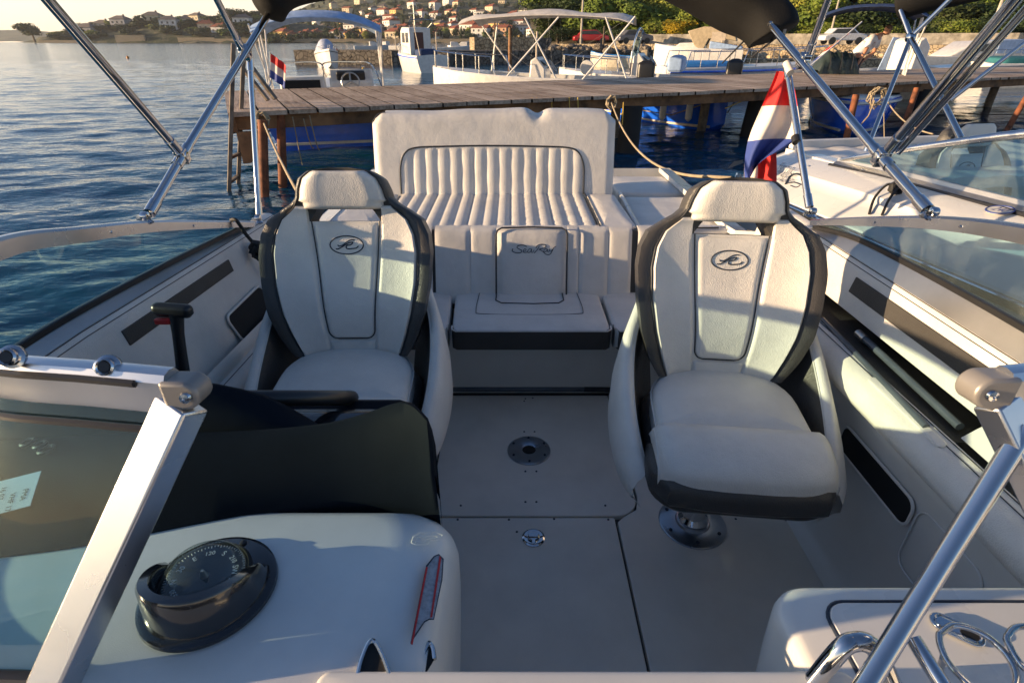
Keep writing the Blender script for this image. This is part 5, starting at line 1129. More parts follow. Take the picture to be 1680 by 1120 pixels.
    for h in list(np.linspace(HB, HB+.03, 8)) + list(np.linspace(HB+.036, HT, 30)):
        c_ = cw(h)-.004; k_ = max(0, 1-(h-HB)/.03); c_ -= .028*(1-math.sqrt(max(0, 1-k_*k_))); rows.append((h, -c_, c_))
    ins = MB().solid(puffed(rows, .012, .05), Nn*.03).build('back_insert', M['vinyl'], t, local=True, ang=60)
    outl = [P(-a, h, .0145) for h, _, a in rows[::-1]] + [P(a, h, .0145) for h, _, a in rows]
    MB().tube(outl, .0022, 6).build('piping', M['pipe'], ins, local=True)
    # piping between white and charcoal
    for s_ in (-1, 1): MB().tube([P(s_*(wi(h)+.003), h, .013) for h in hs_all if h < .59], .0022, 6).build('piping', M['pipe'], shell, local=True)
    lg = MB(); ellipse_logo(lg, lambda a, b_: P(a, .365+b_, .0225), .108, .058, .0021); lg.build('oval_emblem', M['ink'], ins, local=True)
    # seat pan and cushion
    def outline(w_, y0, y1, r0, r1):
        pts = []
        for cx, cy, a0, r in ((w_/2-r0, y0+r0, -90, r0), (w_/2-r1, y1-r1, 0, r1), (-w_/2+r1, y1-r1, 90, r1), (-w_/2+r0, y0+r0, 180, r0)):
            for i in range(9): a = math.radians(a0+90*i/8); pts.append((cx+r*math.cos(a), cy+r*math.sin(a)))
        return dens(pts)
    MB().puffy(outline(.47, -.36, .16, .09, .14), (0,0,.395), (1,0,0), (0,1,0), (0,0,1), .09, .03, 0).build('seat_pan', M['char'], t, local=True)
    cu = MB().puffy(outline(.425, -.195, .135, .035, .17), (0,0,.45), (1,0,0), (0,1,.06), (0,-.06,1), .125, .030, .016, k=6).build('seat_cushion', M['vinyl'], t, local=True)
    MB().tube([(a*.995, b_, .548+.06*b_) for a, b_ in outline(.43, -.195, .135, .035, .17)], .0025, 6, closed=True).build('piping', M['wpipe'], cu, local=True)
    # front bolster
    def rollp(y0, y1, z1, w_, lift):
        G = []
        for i in range(22):
            a = i/21; ang_ = a*PI*.62; y = -.205 - .158*math.sin(min(PI/2, ang_*1.0)) - .012*a; z = z1 - .066*(1-math.cos(ang_))
            row = []
            for j in range(25):
                u = j/24*2-1; ex = max(0, (abs(u)-.90)/.10); row.append((u*w_/2*(1-.03*a), y + .010*u*u + .030*abs(u)**5*min(1, a*1.6), z + .008*(1-u*u) - .022*ex**2.4 - (.012*(1-min(1, i/2))) - .010*(1-min(1, (21-i)/2))))
            G.append(row)
        return G
    G = rollp(0, 0, .590, .455, 0); bo_ = MB().solid(G, (0, .05, -.06)).build('front_bolster', M['vinyl'], t, local=True, ang=60)
    rim = [G[i][0] for i in range(22)] + G[21] + [G[i][-1] for i in range(21, -1, -1)]
    MB().tube([Vector(p)+Vector((0,0,-.004)) for p in rim], .0035, 6).build('piping', M['wpipe'], bo_, local=True)
    G = []
    for i in range(15):
        f = i/14; th = -PI*.5 + PI*f; pass
    prof = dens([( -.240, -.19), (-.248, -.25), (-.242, -.31), (-.20, -.372), (-.10, -.385), (0, -.388), (.10, -.385), (.20, -.372), (.242, -.31), (.248, -.25), (.240, -.19), (.1, -.18), (-.1, -.18)])
    MB().puffy(prof, (0,0,.425), (1,0,0), (0,1,0), (0,0,1), .090, .035, 0, k=5).build('bolster_base', M['char'], t, local=True)
    # wrap-round side walls
    for s_ in (-1, 1):
        path = spline([(s_*.240, -.27, .455), (s_*.268, -.21, .500), (s_*.286, -.09, .565), (s_*.288, .03, .640), (s_*.274, .12, .715), (s_*.240, .19, .80)], 6)
        W_, I_ = [], []
        for i, p in enumerate(path):
            q = path[min(i+1, len(path)-1)] - path[max(i-1, 0)]; nrm = Vector((q.y, -q.x, 0)).normalized()*s_
            if nrm.x*s_ < 0: nrm = -nrm
            bz = .355; tw = .024; H = p.z - bz
            c_ = Vector((p.x, p.y, 0)); sec = []
            for (o_, z) in ((.005, bz-.03), (.034, bz+.02), (.048, bz+H*.30), (.046, bz+H*.58), (.032, bz+H*.84), (.020, p.z-.012), (.012, p.z-.002), (.002, p.z+.001), (-.008, p.z-.004), (-.014, p.z-.014)): sec.append(c_ + nrm*(o_-.004) + Vector((0,0,z)))
            inn = [c_ + nrm*o2 + Vector((0,0,z)) for o2, z in ((-.020, p.z-.016), (-.040, bz+H*.6), (-.062, bz+H*.3), (-.080, bz))]
            W_.append(sec); I_.append([sec[-1]] + inn)
        MB().grid(W_).build('side_wing', M['vinyl'], t, local=True, ang=70); MB().grid(I_).build('wing_lining', M['char'], t, local=True, ang=70)
        MB().tube([r_[-1] for r_ in W_], .003, 6).build('piping', M['wpipe'], t, local=True)
    # pedestal
    base_plate((0,0,0), .116, .03, t, 'base_plate') if False else None
    o = MB().lathe([(.001, 0), (.116, 0), (.116, .004), (.111, .008), (.06, .012), (.056, .02), (.001,.02)], (0,0,0), 48).build('base_plate', M['plate'], t, local=True)
    b_ = MB()
    for k in range(6): a = 2*PI*(k+.5)/6; b_.lathe([(.001,.006), (.007,.0065), (.006,.013), (.001,.0135)], (.095*math.cos(a), .095*math.sin(a), 0), 8)
    b_.build('bolts', M['ink'], o, local=True)
    MB().lathe([(.001,.012), (.050,.012), (.052,.03), (.042,.042), (.036,.05), (.036,.40), (.001,.40)], (0,0,0), 32).build('pedestal', M['chrome'], t, local=True)
    MB().box((0,0,.385), (.24,.26,.03)).build('swivel_plate', M['blk'], t, local=True, bevel=.006)
    return t
seatR = swivel_seat('cream swivel seat on the right with its chrome pedestal in view')
seatR.location = (.640, 1.375, 0); seatR.rotation_euler = (0, 0, math.radians(-6))
seatL = dup(seatR, (-.535, 1.515, 0), math.radians(1), 'cream swivel seat on the left behind the dark dashboard hood')
for o in (seatL, seatR): o['group'] = 'swivel helm seats'
# ================================================================== windshields
def strip_rail(path, w_, h_, name, m_, parent, upv=(0,0,1), bevel=.004):
    """rectangular section swept along a path: w_ across, h_ along upv"""
    P = [Vector(p) for p in path]; U = Vector(upv).normalized(); G = []
    for i, p in enumerate(P):
        T = (P[min(i+1, len(P)-1)]-P[max(i-1, 0)]).normalized(); u = (U - T*U.dot(T)).normalized(); s_ = T.cross(u)
        ww = w_[i] if isinstance(w_, list) else w_; hh = h_[i] if isinstance(h_, list) else h_; row = []
        for a, b_ in ((-.5,-.5),(-.5,.30),(-.32,.46),(0,.5),(.32,.46),(.5,.30),(.5,-.5)): row.append(p + s_*a*ww + u*b_*hh)
        G.append(row)
    mb = MB().grid(G, wrap=True); n = 7; mb.add(G[0], [tuple(range(n))]); mb.add(G[-1], [tuple(range(n))])
    return mb.build(name, m_, parent, ang=30)
def resamp(path, n):
    P = [Vector(p) for p in path]; L = [0]
    for i in range(1, len(P)): L.append(L[-1]+(P[i]-P[i-1]).length)
    return [Vector([itp(s_, L, [p[k] for p in P]) for k in range(3)]) for s_ in np.linspace(0, L[-1], n)]
cornL, cornR = Vector((-.360, .482, 1.175)), Vector((.522, .486, 1.175))
topL = resamp(spline([cornL, (-.45, .492, 1.178), (-.58, .512, 1.178), (-.80, .60, 1.165), (-1.00, .80, 1.14), (-1.098, 1.127, 1.112), (-1.108, 1.35, 1.066), (-1.108, 1.614, 1.006), (-1.10, 1.95, .910), (-1.085, 2.22, .830)], 8), 70)
topR = resamp(spline([cornR, (.62, .50, 1.178), (.77, .55, 1.175), (.95, .70, 1.16), (1.12, .93, 1.148), (1.175, 1.21, 1.112), (1.18, 1.47, 1.060), (1.175, 1.78, .972), (1.165, 2.06, .885)], 8), 70)
botL = resamp(spline([(-.53, .352, .862), (-.70, .37, .862), (-.90, .48, .868), (-1.05, .70, .885), (-1.105, 1.08, .897), (-1.108, 1.6, .872), (-1.10, 2.12, .835), (-1.085, 2.22, .825)], 8), 70)
botR = resamp(spline([(.700, .330, .862), (.84, .37, .88), (.98, .50, .91), (1.12, .75, .935), (1.165, 1.10, .925), (1.175, 1.5, .918), (1.175, 1.80, .905), (1.165, 2.04, .868)], 8), 70)
for nm, top, bot, k, lab in (('windshield', topL, botL, -1, 'left'), ('windshield', topR, botR, 1, 'right')):
    wl = [.026 if p.y < 1.0 else .024 for p in top]; hl = [(.048 if i < 22 else .052 - .028*(i-22)/47) for i in range(70)]
    tr = strip_rail(top, wl, hl, 'top_rail', M['alu'], boat); tr['label'] = 'polished aluminium top rail of the %s windshield' % lab
    G = [[b_.lerp(t_, f) for f in np.linspace(.02, .97, 7)] for b_, t_ in zip(bot, top)]
    MB().solid(G[:-1], (k*.005, .001, 0)).build('windshield_glass', M['glass'] if k < 0 else M['nglass'], boat)
    strip_rail([p+Vector((0,0,.005)) for p in bot], .016, .016, 'gasket', M['blk'], boat)
    # anodised base band between glass and coaming
    X = XR if k > 0 else -XL; dzf = (lambda y: 0) if k > 0 else (lambda y: -.045*max(0, (y-1.2))/1.1)
    sel = [p for p in bot if p.y > .52]
    MB().solid([[Vector((k*(abs(p.x)-.004), p.y, p.z-.003)), Vector((k*(abs(p.x)*.4+(X-.012)*.6), p.y, p.z*.5+(.868+dzf(p.y))*.5)), Vector((k*(X-.014), p.y, .866+dzf(p.y)))] for p in sel], (k*.03, 0, -.02)).build('base_frame', M['alud'], boat)
    # gasket line under the front part of the rail
    MB().tube([b_.lerp(t_, .875) + Vector((0,-.004,0)) for b_, t_ in list(zip(bot, top))[:26]], .0045, 6).build('glass_seal', M['blk'], boat)
    for i in (30, 44, 56): MB().lathe([(.001,0), (.0045,0), (.003,.003), (.001,.003)], top[i] + Vector((-k*.0125, 0, -.004)), 8, Matrix.Rotation(-k*PI/2, 3, 'Y')).build('rail_screw', M['chrome'], tr)
def post(c_, b_, k):
    d = (Vector(b_)-Vector(c_)).normalized(); n1 = Vector((k*.32, -.88, .30)); n1 = (n1 - d*n1.dot(d)).normalized(); s_ = d.cross(n1)
    mb = MB(); w1, w2 = (.042, .034) if k < 0 else (.036, .028)
    vs = []; 
    for p in (Vector(c_)+d*.012, Vector(b_)+d*.02):
        for a, e in ((-.5,-.5),(.5,-.5),(.5,.5),(-.5,.5)): vs.append(p + s_*a*w1 + n1*e*w2)
    mb.add(vs, [(0,1,2,3),(7,6,5,4),(0,4,5,1),(1,5,6,2),(2,6,7,3),(3,7,4,0)]); return mb.build('corner_post', M['alu'], boat, bevel=.003)
post(cornL + Vector((.012,0,-.005)), (-.525, .350, .855), -1); post(cornR + Vector((-.005,0,-.005)), (.700, .330, .855), 1)
for c_, k in ((cornL, -1), (cornR, 1)):
    ax = Vector((0, -1, .10)).normalized(); Xd = Vector((1,0,0)); Yd = Vector((0,.1,1)).normalized()
    pts = []; qs = .80 if k < 0 else .90
    for i in range(15): a = math.radians(80 - 170*i/14); pts.append((.008+.020*math.cos(a), .0+.020*math.sin(a)))
    pts = [(-.022, .020)] + pts + [(-.008, -.026), (-.019, -.018)]
    pts = [(x*qs, y*qs) for x, y in pts]
    if k > 0: pts = [(-x, y) for x, y in pts][::-1]
    o = MB().prism(pts, -.016, .016, O=c_+Vector((-k*.012, -.002, .0)), X=Xd, Y=Yd, Z=ax).build('hinge_cap', M['cap'], boat, bevel=.004, seg=3)
    MB().lathe([(.001,.0), (.0065,.0), (.0055,.003), (.002,.0035), (.001,.002)], c_+Vector((-k*.012,-.002,0))+Xd*(-k*.010)+ax*.017, 12, ax.to_track_quat('Z','Y').to_matrix()).build('cap_screw', M['chrome'], o)
# snap knobs along the front rail and its dark channel
MB().tube([p + Vector((0, -.0135, .012)) for p in topL[1:18]], .0045, 6).build('rail_channel', M['blk'], boat)
for px, py in ((20, 585), (178, 601)):
    c_ = at(px, py, y=.488); ax = Vector((.25, -1, .55)).normalized()
    R = ax.to_track_quat('Z', 'Y').to_matrix(); o = MB().lathe([(.001,-.006), (.0105,-.006), (.0125,-.003), (.0125,.001), (.0095,.002), (.0095,.010), (.0075,.0115), (.0055,.009), (.001,.009)], c_, 20, R).build('canvas_snap', M['chrome'], boat)
    MB().lathe([(.001,.009), (.0056,.009), (.0056,.0098), (.001,.0098)], c_, 14, R).build('snap_socket', M['blk'], o)
# ================================================================== consoles
def con(name, x0, xs, y0, y1, zs, r, parent, m_, rb=.05):
    """rounded box whose inner edge follows xs at heights zs (top last)"""
    mb = MB(); rings = []
    for (xi, ins), z in zip(xs, zs):
        a, b_ = (x0+ins, xi) if xi > x0 else (xi, x0-ins); pts = rrect(b_-a, (y1-ins)-(y0+ins), r, 8, ((a+b_)/2, (y0+y1)/2)); rings.append([(p[0], p[1], z) for p in pts])
    mb.grid(rings, wrap=True); mb.add(rings[-1], [tuple(range(len(rings[-1])))]); return mb.build(name, m_, parent, ang=50)
cl = con('helm_console', -1.10, [(-.12,0),(-.10,0),(-.085,0),(-.085,.0),(-.090,.002),(-.100,.006),(-.118,.012),(-.145,.02),(-.185,.03)], .10, .640, [0,.4,.70,.775,.800,.820,.836,.846,.850], .05, boat, M['deckdew'])
cr_ = con('port_console', 1.13, [(.43,0),(.40,0),(.375,0),(.372,0),(.374,.002),(.380,.008),(.392,.016)], .08, .530, [0,.4,.70,.775,.788,.797,.800], .055, boat, M['gel'])
MB().prism(rrect(.66, .50, .03, 6, (.77, .244)), .8005, .8035).build('console_lid', M['gel'], cr_, bevel=.003)
MB().tube([Vector((a, b_, .8008)) for a, b_ in rrect(.666, .506, .033, 6, (.77, .244))], .0024, 6, closed=True).build('lid_groove', M['ink'], cr_)
MB().puffy(rrect(.62, .10, .015), (.085, .318, .835), (1,0,0), (0,1,0), (0,0,1), .026, .008, .0).build('walkthrough_sill', M['gelin'], boat)
for (a, b_, c_) in (((585,1122),(611,1053),(643,1122)), ((690,1122),(703,1058),(713,1084))):
    za = .8535 if a[0] < 600 else .822; q = lambda p, dz=0: at(p[0], p[1], z=za+dz)
    pts = spline([q(a), at((a[0]+b_[0])/2-3, (a[1]+b_[1])/2-6, z=za), q(b_), at((c_[0]+b_[0])/2+2, (c_[1]+b_[1])/2-6, z=za), q(c_)], 6)
    o = MB().tube([p+Vector((0,0,.004)) for p in pts], .0030, 8).build('arched_vent', M['chrome'], cl); MB().add([p+Vector((0,0,.0035)) for p in pts], [tuple(range(len(pts)))]).build('vent_opening', M['hole'], o)
# sticker with red stripes and the embossed moulding mark
def shz(px): return itp(px, [640, 675, 700, 728, 742], [.8525, .851, .846, .838, .825])
def onsh(px, py, e=0): return at(px, py, z=shz(px)+e)
def plate_px(pts, e, m_, name, parent, n=1):
    return MB().add([onsh(x, y, e) for x, y in pts], [tuple(range(len(pts)))]).build(name, m_, parent, smooth=False)
st_ = plate_px([(673,1056),(699,927),(712,911),(720,908),(728,916),(726,950),(712,1016),(705,1016),(697,1020)], .0035, M['ink'], 'warning_sticker', cl)
plate_px([(676,1047),(701,929),(713,913),(720,910),(726,918),(724,950),(711,1014),(704,1014),(696,1018)], .0045, M['sticker'], 'sticker_face', st_)
plate_px([(674,1056),(677,1057),(702,930),(699,929)], .0055, M['red'], 'red_stripe', st_); plate_px([(706,1012),(709,1012),(724,915),(721,911)], .0055, M['red'], 'red_stripe', st_)
mb = MB()
for pts in ([(675,890),(678,880),(690,873),(715,872),(726,877),(722,884),(706,886),(702,892),(684,893),(675,890)], [(682,888),(686,880),(712,878),(718,881),(700,884),(696,889),(682,888)]): mb.tube([onsh(x, y, .002) for x, y in pts], .0009, 5)
mb.build('embossed_mark', M['gelin'], cl)
# oval push latch on the port console
c_ = at(1569, 1033, z=.806); o = MB().prism([(x*1.0, y) for x, y in rrect(.062, .030, .0149, 8)], 0, .004, O=c_, X=Vector((.80,-.6,0)), Y=Vector((.6,.80,0))).build('push_latch', M['chrome'], cr_, bevel=.0015)
MB().prism(rrect(.022, .018, .0088, 8, (.014, 0)), .0042, .005, O=c_, X=Vector((.80,-.6,0)), Y=Vector((.6,.80,0))).build('latch_button', M['hole'], o)
MB().tube([c_ + Vector((.80,-.6,0))*a + Vector((.6,.80,0))*b_ + Vector((0,0,.005)) for a, b_ in rrect(.050, .020, .0095, 6)], .0012, 5, closed=True).build('latch_ridge', M['chrome'], o)
# ---- dashboard hoods
B = [(-420,960,.853),(-150,930,.853),(60,905,.853),(140,893,.853),(225,877,.853),(320,858,.853),(430,838,.853),(540,822,.853),(600,820,.852),(650,824,.850),(690,831,.845),(716,840,.838)]
Rm = [(-420,760,.735),(-150,735,.735),(60,722,.735),(140,716,.735),(225,713,.735),(320,713,.735),(430,708,.738),(535,697,.740),(600,680,.742),(640,666,.735),(672,664,.715),(700,690,.68)]
G = []
Bs = spline([at(a, b_, z=c_) for a, b_, c_ in B], 5); Rs = spline([at(a, b_, y=c_) for a, b_, c_ in Rm], 5)
for b_, r_ in zip(Bs, Rs):
    m1 = b_.lerp(r_, .4) + Vector((0, -.006, .012)); m2 = b_.lerp(r_, .8) + Vector((0, -.002, .010)); G.append([b_ + Vector((0,.003,-.03)), b_, m1, m2, r_, r_ + Vector((0, .012, -.004)), r_ + Vector((0, .03, -.05)), r_ + Vector((0, .03, -.18))])
e_ = G[-1]; G.append([p + Vector((.006, -.004, -.02)) for p in e_]); G.append([p + Vector((.004, .0, -.12)) for p in e_])
MB().grid(G).build('dashboard_hood', M['dash'], boat, ang=60)
B2 = [(-420,760,.76),(60,722,.76),(200,714,.76),(330,715,.76),(440,708,.76),(527,702,.76)]; R2 = [(-420,600,.84),(60,600,.84),(200,606,.84),(300,624,.84),(380,638,.84),(440,655,.84),(490,682,.83),(525,703,.81)]
b2 = resamp(spline([at(a, b_, y=c_)+Vector((0,0,-.02)) for a, b_, c_ in B2], 5), 26); r2 = resamp(spline([at(a, b_, y=c_) for a, b_, c_ in R2], 5), 26)
MB().grid([[b_+Vector((0,0,-.05)), b_, b_.lerp(r_, .5)+Vector((0,-.004,.008)), r_, r_+Vector((0,.012,-.004)), r_+Vector((0,.03,-.05)), r_+Vector((0,.03,-.2))] for b_, r_ in zip(b2, r2)]).build('gauge_hood', M['dash'], boat, ang=60)
MB().puffy(rrect(.42, .12, .05), (-.43, .90, .76), (1,0,0), (0,1,0), (0,0,1), .05, .02, .01).build('gauge_pod', M['blkg'], boat)
MB().box((-.66, .92, .60), (.86, .25, .36)).build('dash_body', M['dash'], boat, bevel=.03)
# steering wheel, seen edge on
wc = Vector((-.555, 1.01, .795)); wn = Vector((0, .565, .825)).normalized(); wu = Vector((0, .825, -.565)).normalized()
mb = MB().tube([wc + Vector((1,0,0))*.185*math.cos(a) + wu*.185*math.sin(a) for a in np.linspace(0, 2*PI, 49)[:-1]], .0165, 12, closed=True).build('steering_wheel', M['blk'], boat)
for k in range(3): MB().tube([wc - wn*.01, wc + (Vector((1,0,0))*math.cos(.5+k*2.09) + wu*math.sin(.5+k*2.09))*.18], [.02,.011], 8, flat=.4).build('spoke', M['blkg'], mb)
MB().tube([wc, wc - wn*.14], [.045,.03], 16).build('hub', M['blkg'], mb)
# throttle on the left side
tp = at(285, 510, y=1.30); tb = at(297, 600, y=1.27)
th_ = MB().tube(spline([tb + Vector((0,0,-.02)), tb.lerp(tp, .5)+Vector((.004,0,0)), tp + Vector((.004,0,-.01))], 5), [.017,.0165,.016,.0155,.015,.015,.015,.016,.017,.018,.019], 14).build('throttle_lever', M['blk'], boat)
MB().puffy(rrect(.105, .034, .0165, 6), tp + Vector((-.004, 0, -.014)), (1,0,-.08), (0,1,0), (.08,0,1), .034, .013, .002).build('throttle_grip', M['blk'], th_)
MB().box(tp + Vector((-.028, -.012, -.024)), (.042, .016, .016)).build('trim_trigger', M['red'], th_, bevel=.003)
MB().lathe([(.001,0), (.075,0), (.075,.006), (.062,.012), (.001,.012)], Vector((-1.045, 1.30, .66)), 32, Matrix.Rotation(PI/2-.2, 3, 'Y')).build('throttle_mount', M['gelin'], boat)
MB().tube([(-1.04, 1.29, .665), tb + Vector((0,0,-.02))], .018, 12).build('lever_arm', M['blk'], th_)
# ---- compass on the helm console
cc_ = at(345, 968, z=.853); comp = MB().lathe([(.001,-.002), (.082,-.002), (.086,.001), (.085,.006), (.078,.0095), (.001,.010)], cc_, 56).build('compass', M['blkg'], boat); comp['label'] = 'black flush mounted compass with a clear dome'
for a in (1.35, 3.45, 5.3, .2): MB().lathe([(.001,0), (.0052,0), (.0048,.0025), (.001,.004)], cc_ + Vector((.073*math.cos(a), .073*math.sin(a), .009)), 12).build('screw', M['blk'], comp)
G = []; na = 40
for i in range(na+1):
    a = math.radians(-205 + 230*i/na); hgt = 0.010 + .058*max(0, math.sin((i/na)*PI))**.45; r0 = .073
    ca, sa = math.cos(a), math.sin(a); G.append([cc_ + Vector((r*ca, r*sa, z)) for r, z in ((r0+.004,.008), (r0+.001,.010+hgt*.3), (r0-.002, hgt-.004), (r0-.005, hgt), (r0-.016, hgt-.001), (r0-.019, hgt-.008), (r0-.019, .008))])
MB().grid(G).build('compass_cowl', M['blkg'], comp, ang=50)
MB().lathe([(.052,.010), (.058,.010), (.058,.026), (.054,.030), (.052,.026)], cc_, 40).build('compass_ring', M['blk'], comp)
cdm = MB().lathe([(.001,.029), (.050,.029), (.051,.026), (.001,.024)], cc_, 40).build('compass_card', M['blkg'], comp)
tk = MB()
for i in range(72):
    a = 2*PI*i/72; r1 = .0475 if i % 3 else .0460; ca, sa = math.cos(a), math.sin(a); tk.tube([cc_ + Vector((ca*r1, sa*r1, .0296)), cc_ + Vector((ca*.0495, sa*.0495, .0296))], .0004, 4)
for i, tx in enumerate(['S', '210', 'SW', '240', 'W', '300', 'NW', '330', 'N', '30', 'E', '120']):
    a = math.radians(75 - 30*i); d_ = Vector((math.cos(a), math.sin(a), 0)); text_mb(tx, .0090 if len(tx) > 2 else .0105, cc_ + d_*.037, Vector((d_.y, -d_.x, 0)), d_, (0,0,1), depth=.0297, mb=tk)
tk.build('compass_numerals', M['whitep'], cdm)
dm = [(.0515*math.cos(a), .027+.038*math.sin(a)) for a in np.linspace(0, PI/2*.99, 14)]; MB().lathe(dm, cc_, 40).build('compass_dome', M['clear'], comp)
MB().tube([cc_ + Vector((0,0,.028)), cc_ + Vector((0,0,.040))], [.006,.002], 10).build('pivot', M['alud'], comp)
# paper sheet and rings lying under the windshield glass
pc = at(12, 812, z=.893); R = Matrix.Rotation(.24, 3, 'X') @ Matrix.Rotation(.35, 3, 'Z'); pg = MB().box(pc, (.075, .065, .0008), R).build('paper_note', M['paper']); tag(pg, 'printed paper note lying under the left windshield glass', 'paper note')
tm = MB()
for i, (tx, dx) in enumerate([('PMA', -.004), ('VHF 17', -.012), ('16 07', .010)]):
    text_mb(tx, .011, pc + R @ Vector((.024-.016*i, -.004+dx, 0)), R @ Vector((0,-1,0)), R @ Vector((1,0,0)), R @ Vector((0,0,1)), depth=.0009, mb=tm)
tm.build('print', M['ink'], pg)
cg = MB()
for dx, dy, r_ in ((46, 726, .010), (66, 730, .009), (76, 738, .011)):
    c0_ = at(dx, dy, z=.905); cg.tube([c0_ + Vector((r_*math.cos(a), r_*.9*math.sin(a), .001+.002*math.cos(a))) for a in np.linspace(0, 2*PI, 19)[:-1]], .0032, 6, closed=True)
o = cg.build('hose_rings', M['blk']); tag(o, 'three small black rubber rings lying behind the left windshield glass', 'rubber rings')
MB().puffy(rrect(.36, .11, .05), (-.80, .64, .848), (1,.2,0), (-.2,1,0), (0,0,1), .03, .015, .008).build('gear_bag', M['char'], boat) if False else None
# ---- stainless rails and cup holder at lower right
o = MB().tube([Vector(at(1684, 700, y=.462)), Vector(at(1540, 930, y=.40)), Vector(at(1385, 1180, y=.30))], .0108, 16).build('door_stay', M['chrome'], boat)
MB().tube(spline([at(1290, 1175, z=.80), at(1372, 1072, z=.90), at(1402, 1052, z=.915), at(1430, 1058, z=.915), at(1446, 1084, z=.90), at(1490, 1180, z=.84)], 8), .0105, 14).build('grab_rail', M['chrome'], boat)
MB().tube([at(1497, 1046, z=.905), at(1530, 1098, z=.895), at(1590, 1190, z=.87)], .0085, 14).build('rail_end', M['chrome'], boat)
ch = thing('cup_holder', 'polished double ring cup holder hanging over the right console lid', 'cup holder', at(1600, 1080, z=.86))
def ringpx(pts, r_, name): MB().tube(spline(pts + [pts[0], pts[1]], 6)[:-6], r_, 10, closed=False).build(name, M['chrome'], ch)
ringpx([at(1541, 1040, z=.875), at(1566, 1025, z=.875), at(1610, 1038, z=.875), at(1650, 1072, z=.875), at(1668, 1112, z=.875), at(1650, 1150, z=.875), at(1605, 1135, z=.875), at(1555, 1085, z=.875)], .0038, 'ring')
ringpx([at(1652, 1044, z=.88), at(1668, 1028, z=.88), at(1700, 1030, z=.88), at(1740, 1060, z=.88), at(1750, 1110, z=.88), at(1720, 1120, z=.88), at(1680, 1095, z=.88), at(1658, 1062, z=.88)], .0038, 'ring')
MB().tube([at(1548, 1078, z=.875), at(1542, 1098, z=.805)], .004, 8).build('support', M['alud'], ch)
# grab handle with black rope at the aft left coaming
MB().tube(spline([at(418, 398, x=-1.05), at(432, 402, x=-1.0), at(440, 422, x=-.98), at(443, 448, x=-1.0)], 6), .008, 12).build('grab_handle', M['chrome'], boat)
rp = MB().tube(spline([at(379, 361, x=-1.10), at(388, 362, x=-1.07), at(404, 385, x=-1.05), at(417, 400, x=-1.03)], 6), .007, 8)
knot(rp, at(421, 408, x=-1.02), .022, 5); knot(rp, at(424, 415, x=-1.01), .020, 8); rp.tube(spline([at(424, 405, x=-1.0), at(433, 425, x=-1.0), at(437, 446, x=-1.0)], 5), .006, 8)
o = rp.build('black_rope', M['ropeb']); tag(o, 'black rope knotted round the chrome handle on the left coaming', 'rope')
MB().lathe([(.001,0), (.011,0), (.010,.006), (.001,.008)], at(447, 487, x=-1.03), 14, Matrix.Rotation(PI/2, 3, 'Y')).build('snap_button', M['alud'], boat)
# ================================================================== bimini
bim = thing('bimini_top', 'folded black canvas bimini on polished tubes arching over the cockpit', 'bimini top', (0, 2.3, .9))
def jt(c_, s_=1.0):
    mb = MB(); mb.lathe([(.004,-.022*s_), (.017*s_,-.019*s_), (.021*s_,-.006*s_), (.021*s_,.006*s_), (.017*s_,.019*s_), (.004,.022*s_)], c_, 18, Matrix.Rotation(PI/2, 3, 'Y')); mb.box(c_, (.034*s_, .030*s_, .050*s_), Matrix.Rotation(.5, 3, 'X')); return mb.build('tube_joint', M['chrome'], bim, bevel=.004)
def tb_(a, b_, r_=.0125, ends=True, name='frame_tube'):
    a, b_ = Vector(a), Vector(b_); o = MB().tube([a, b_], r_, 18).build(name, M['chrome'], bim); d = (b_-a).normalized()
    if ends:
        for p, q in ((a, a+d*.05), (b_-d*.05, b_)): MB().tube([p, q], r_*1.2, 18).build('tube_sleeve', M['chrome'], o)
    return o
def foot(c_):
    o = MB().lathe([(.001,0), (.018,0), (.019,.004), (.012,.008), (.008,.016), (.001,.016)], c_, 20).build('deck_mount', M['chrome'], bim)
    MB().lathe([(.003,-.014), (.012,-.010), (.014,0), (.012,.010), (.003,.014)], Vector(c_)+Vector((0,0,.022)), 16, Matrix.Rotation(PI/2, 3, 'Y')).build('pivot', M['chrome'], o)
    MB().lathe([(.002,-.004), (.010,-.003), (.010,.003), (.002,.004)], Vector(c_)+Vector((-.022,.005,.012)), 14, Matrix.Rotation(PI/2, 3, 'X')).build('pull_ring', M['chrome'], o)
bl, jl, tl, cvl = at(245, 350, x=-1.108), at(299, 256, x=-1.10), at(402, 86, x=-1.08), at(446, 14, x=-1.05)
tb_(bl, jl, .0145); tb_(jl, cvl, .0135); foot(at(242, 366, x=-1.108)); jt(jl); jt(tl, 1.1)
d_ = (at(-60, -160, x=-1.10)-at(291, 246, x=-1.10)); tb_(at(291, 246, x=-1.10), at(-60, -160, x=-1.06), .0135)
tb_(at(396, 78, x=-1.085), at(325, -60, x=-1.04), .012); tb_(at(410, 96, x=-1.075), at(425, 352, x=-1.085), .0115); foot(at(425, 366, x=-1.085))
br, jr, trr, cvr = at(1522, 345, x=1.175), at(1446, 258, x=1.16), at(1318, 100, x=1.11), at(1258, 34, x=1.06)
tb_(br, jr, .0150); tb_(jr, cvr, .0140); foot(at(1527, 360, x=1.178)); jt(jr, 1.1); jt(trr, 1.1)
tb_(at(1460, 244, x=1.15), at(1725, -70, x=1.10), .0145); tb_(at(1474, 250, x=1.18), at(1760, -70, x=1.13), .0095, False)
tb_(at(1326, 90, x=1.12), at(1373, -40, x=1.07), .0125); tb_(at(1291, 108, x=1.09), at(1328, 340, x=1.13), .0125); foot(at(1331, 356, x=1.13))
MB().tube([at(1305, 224, x=1.10), at(1307, 234, x=1.10)], .016, 14).build('black_clamp', M['blk'], bim)
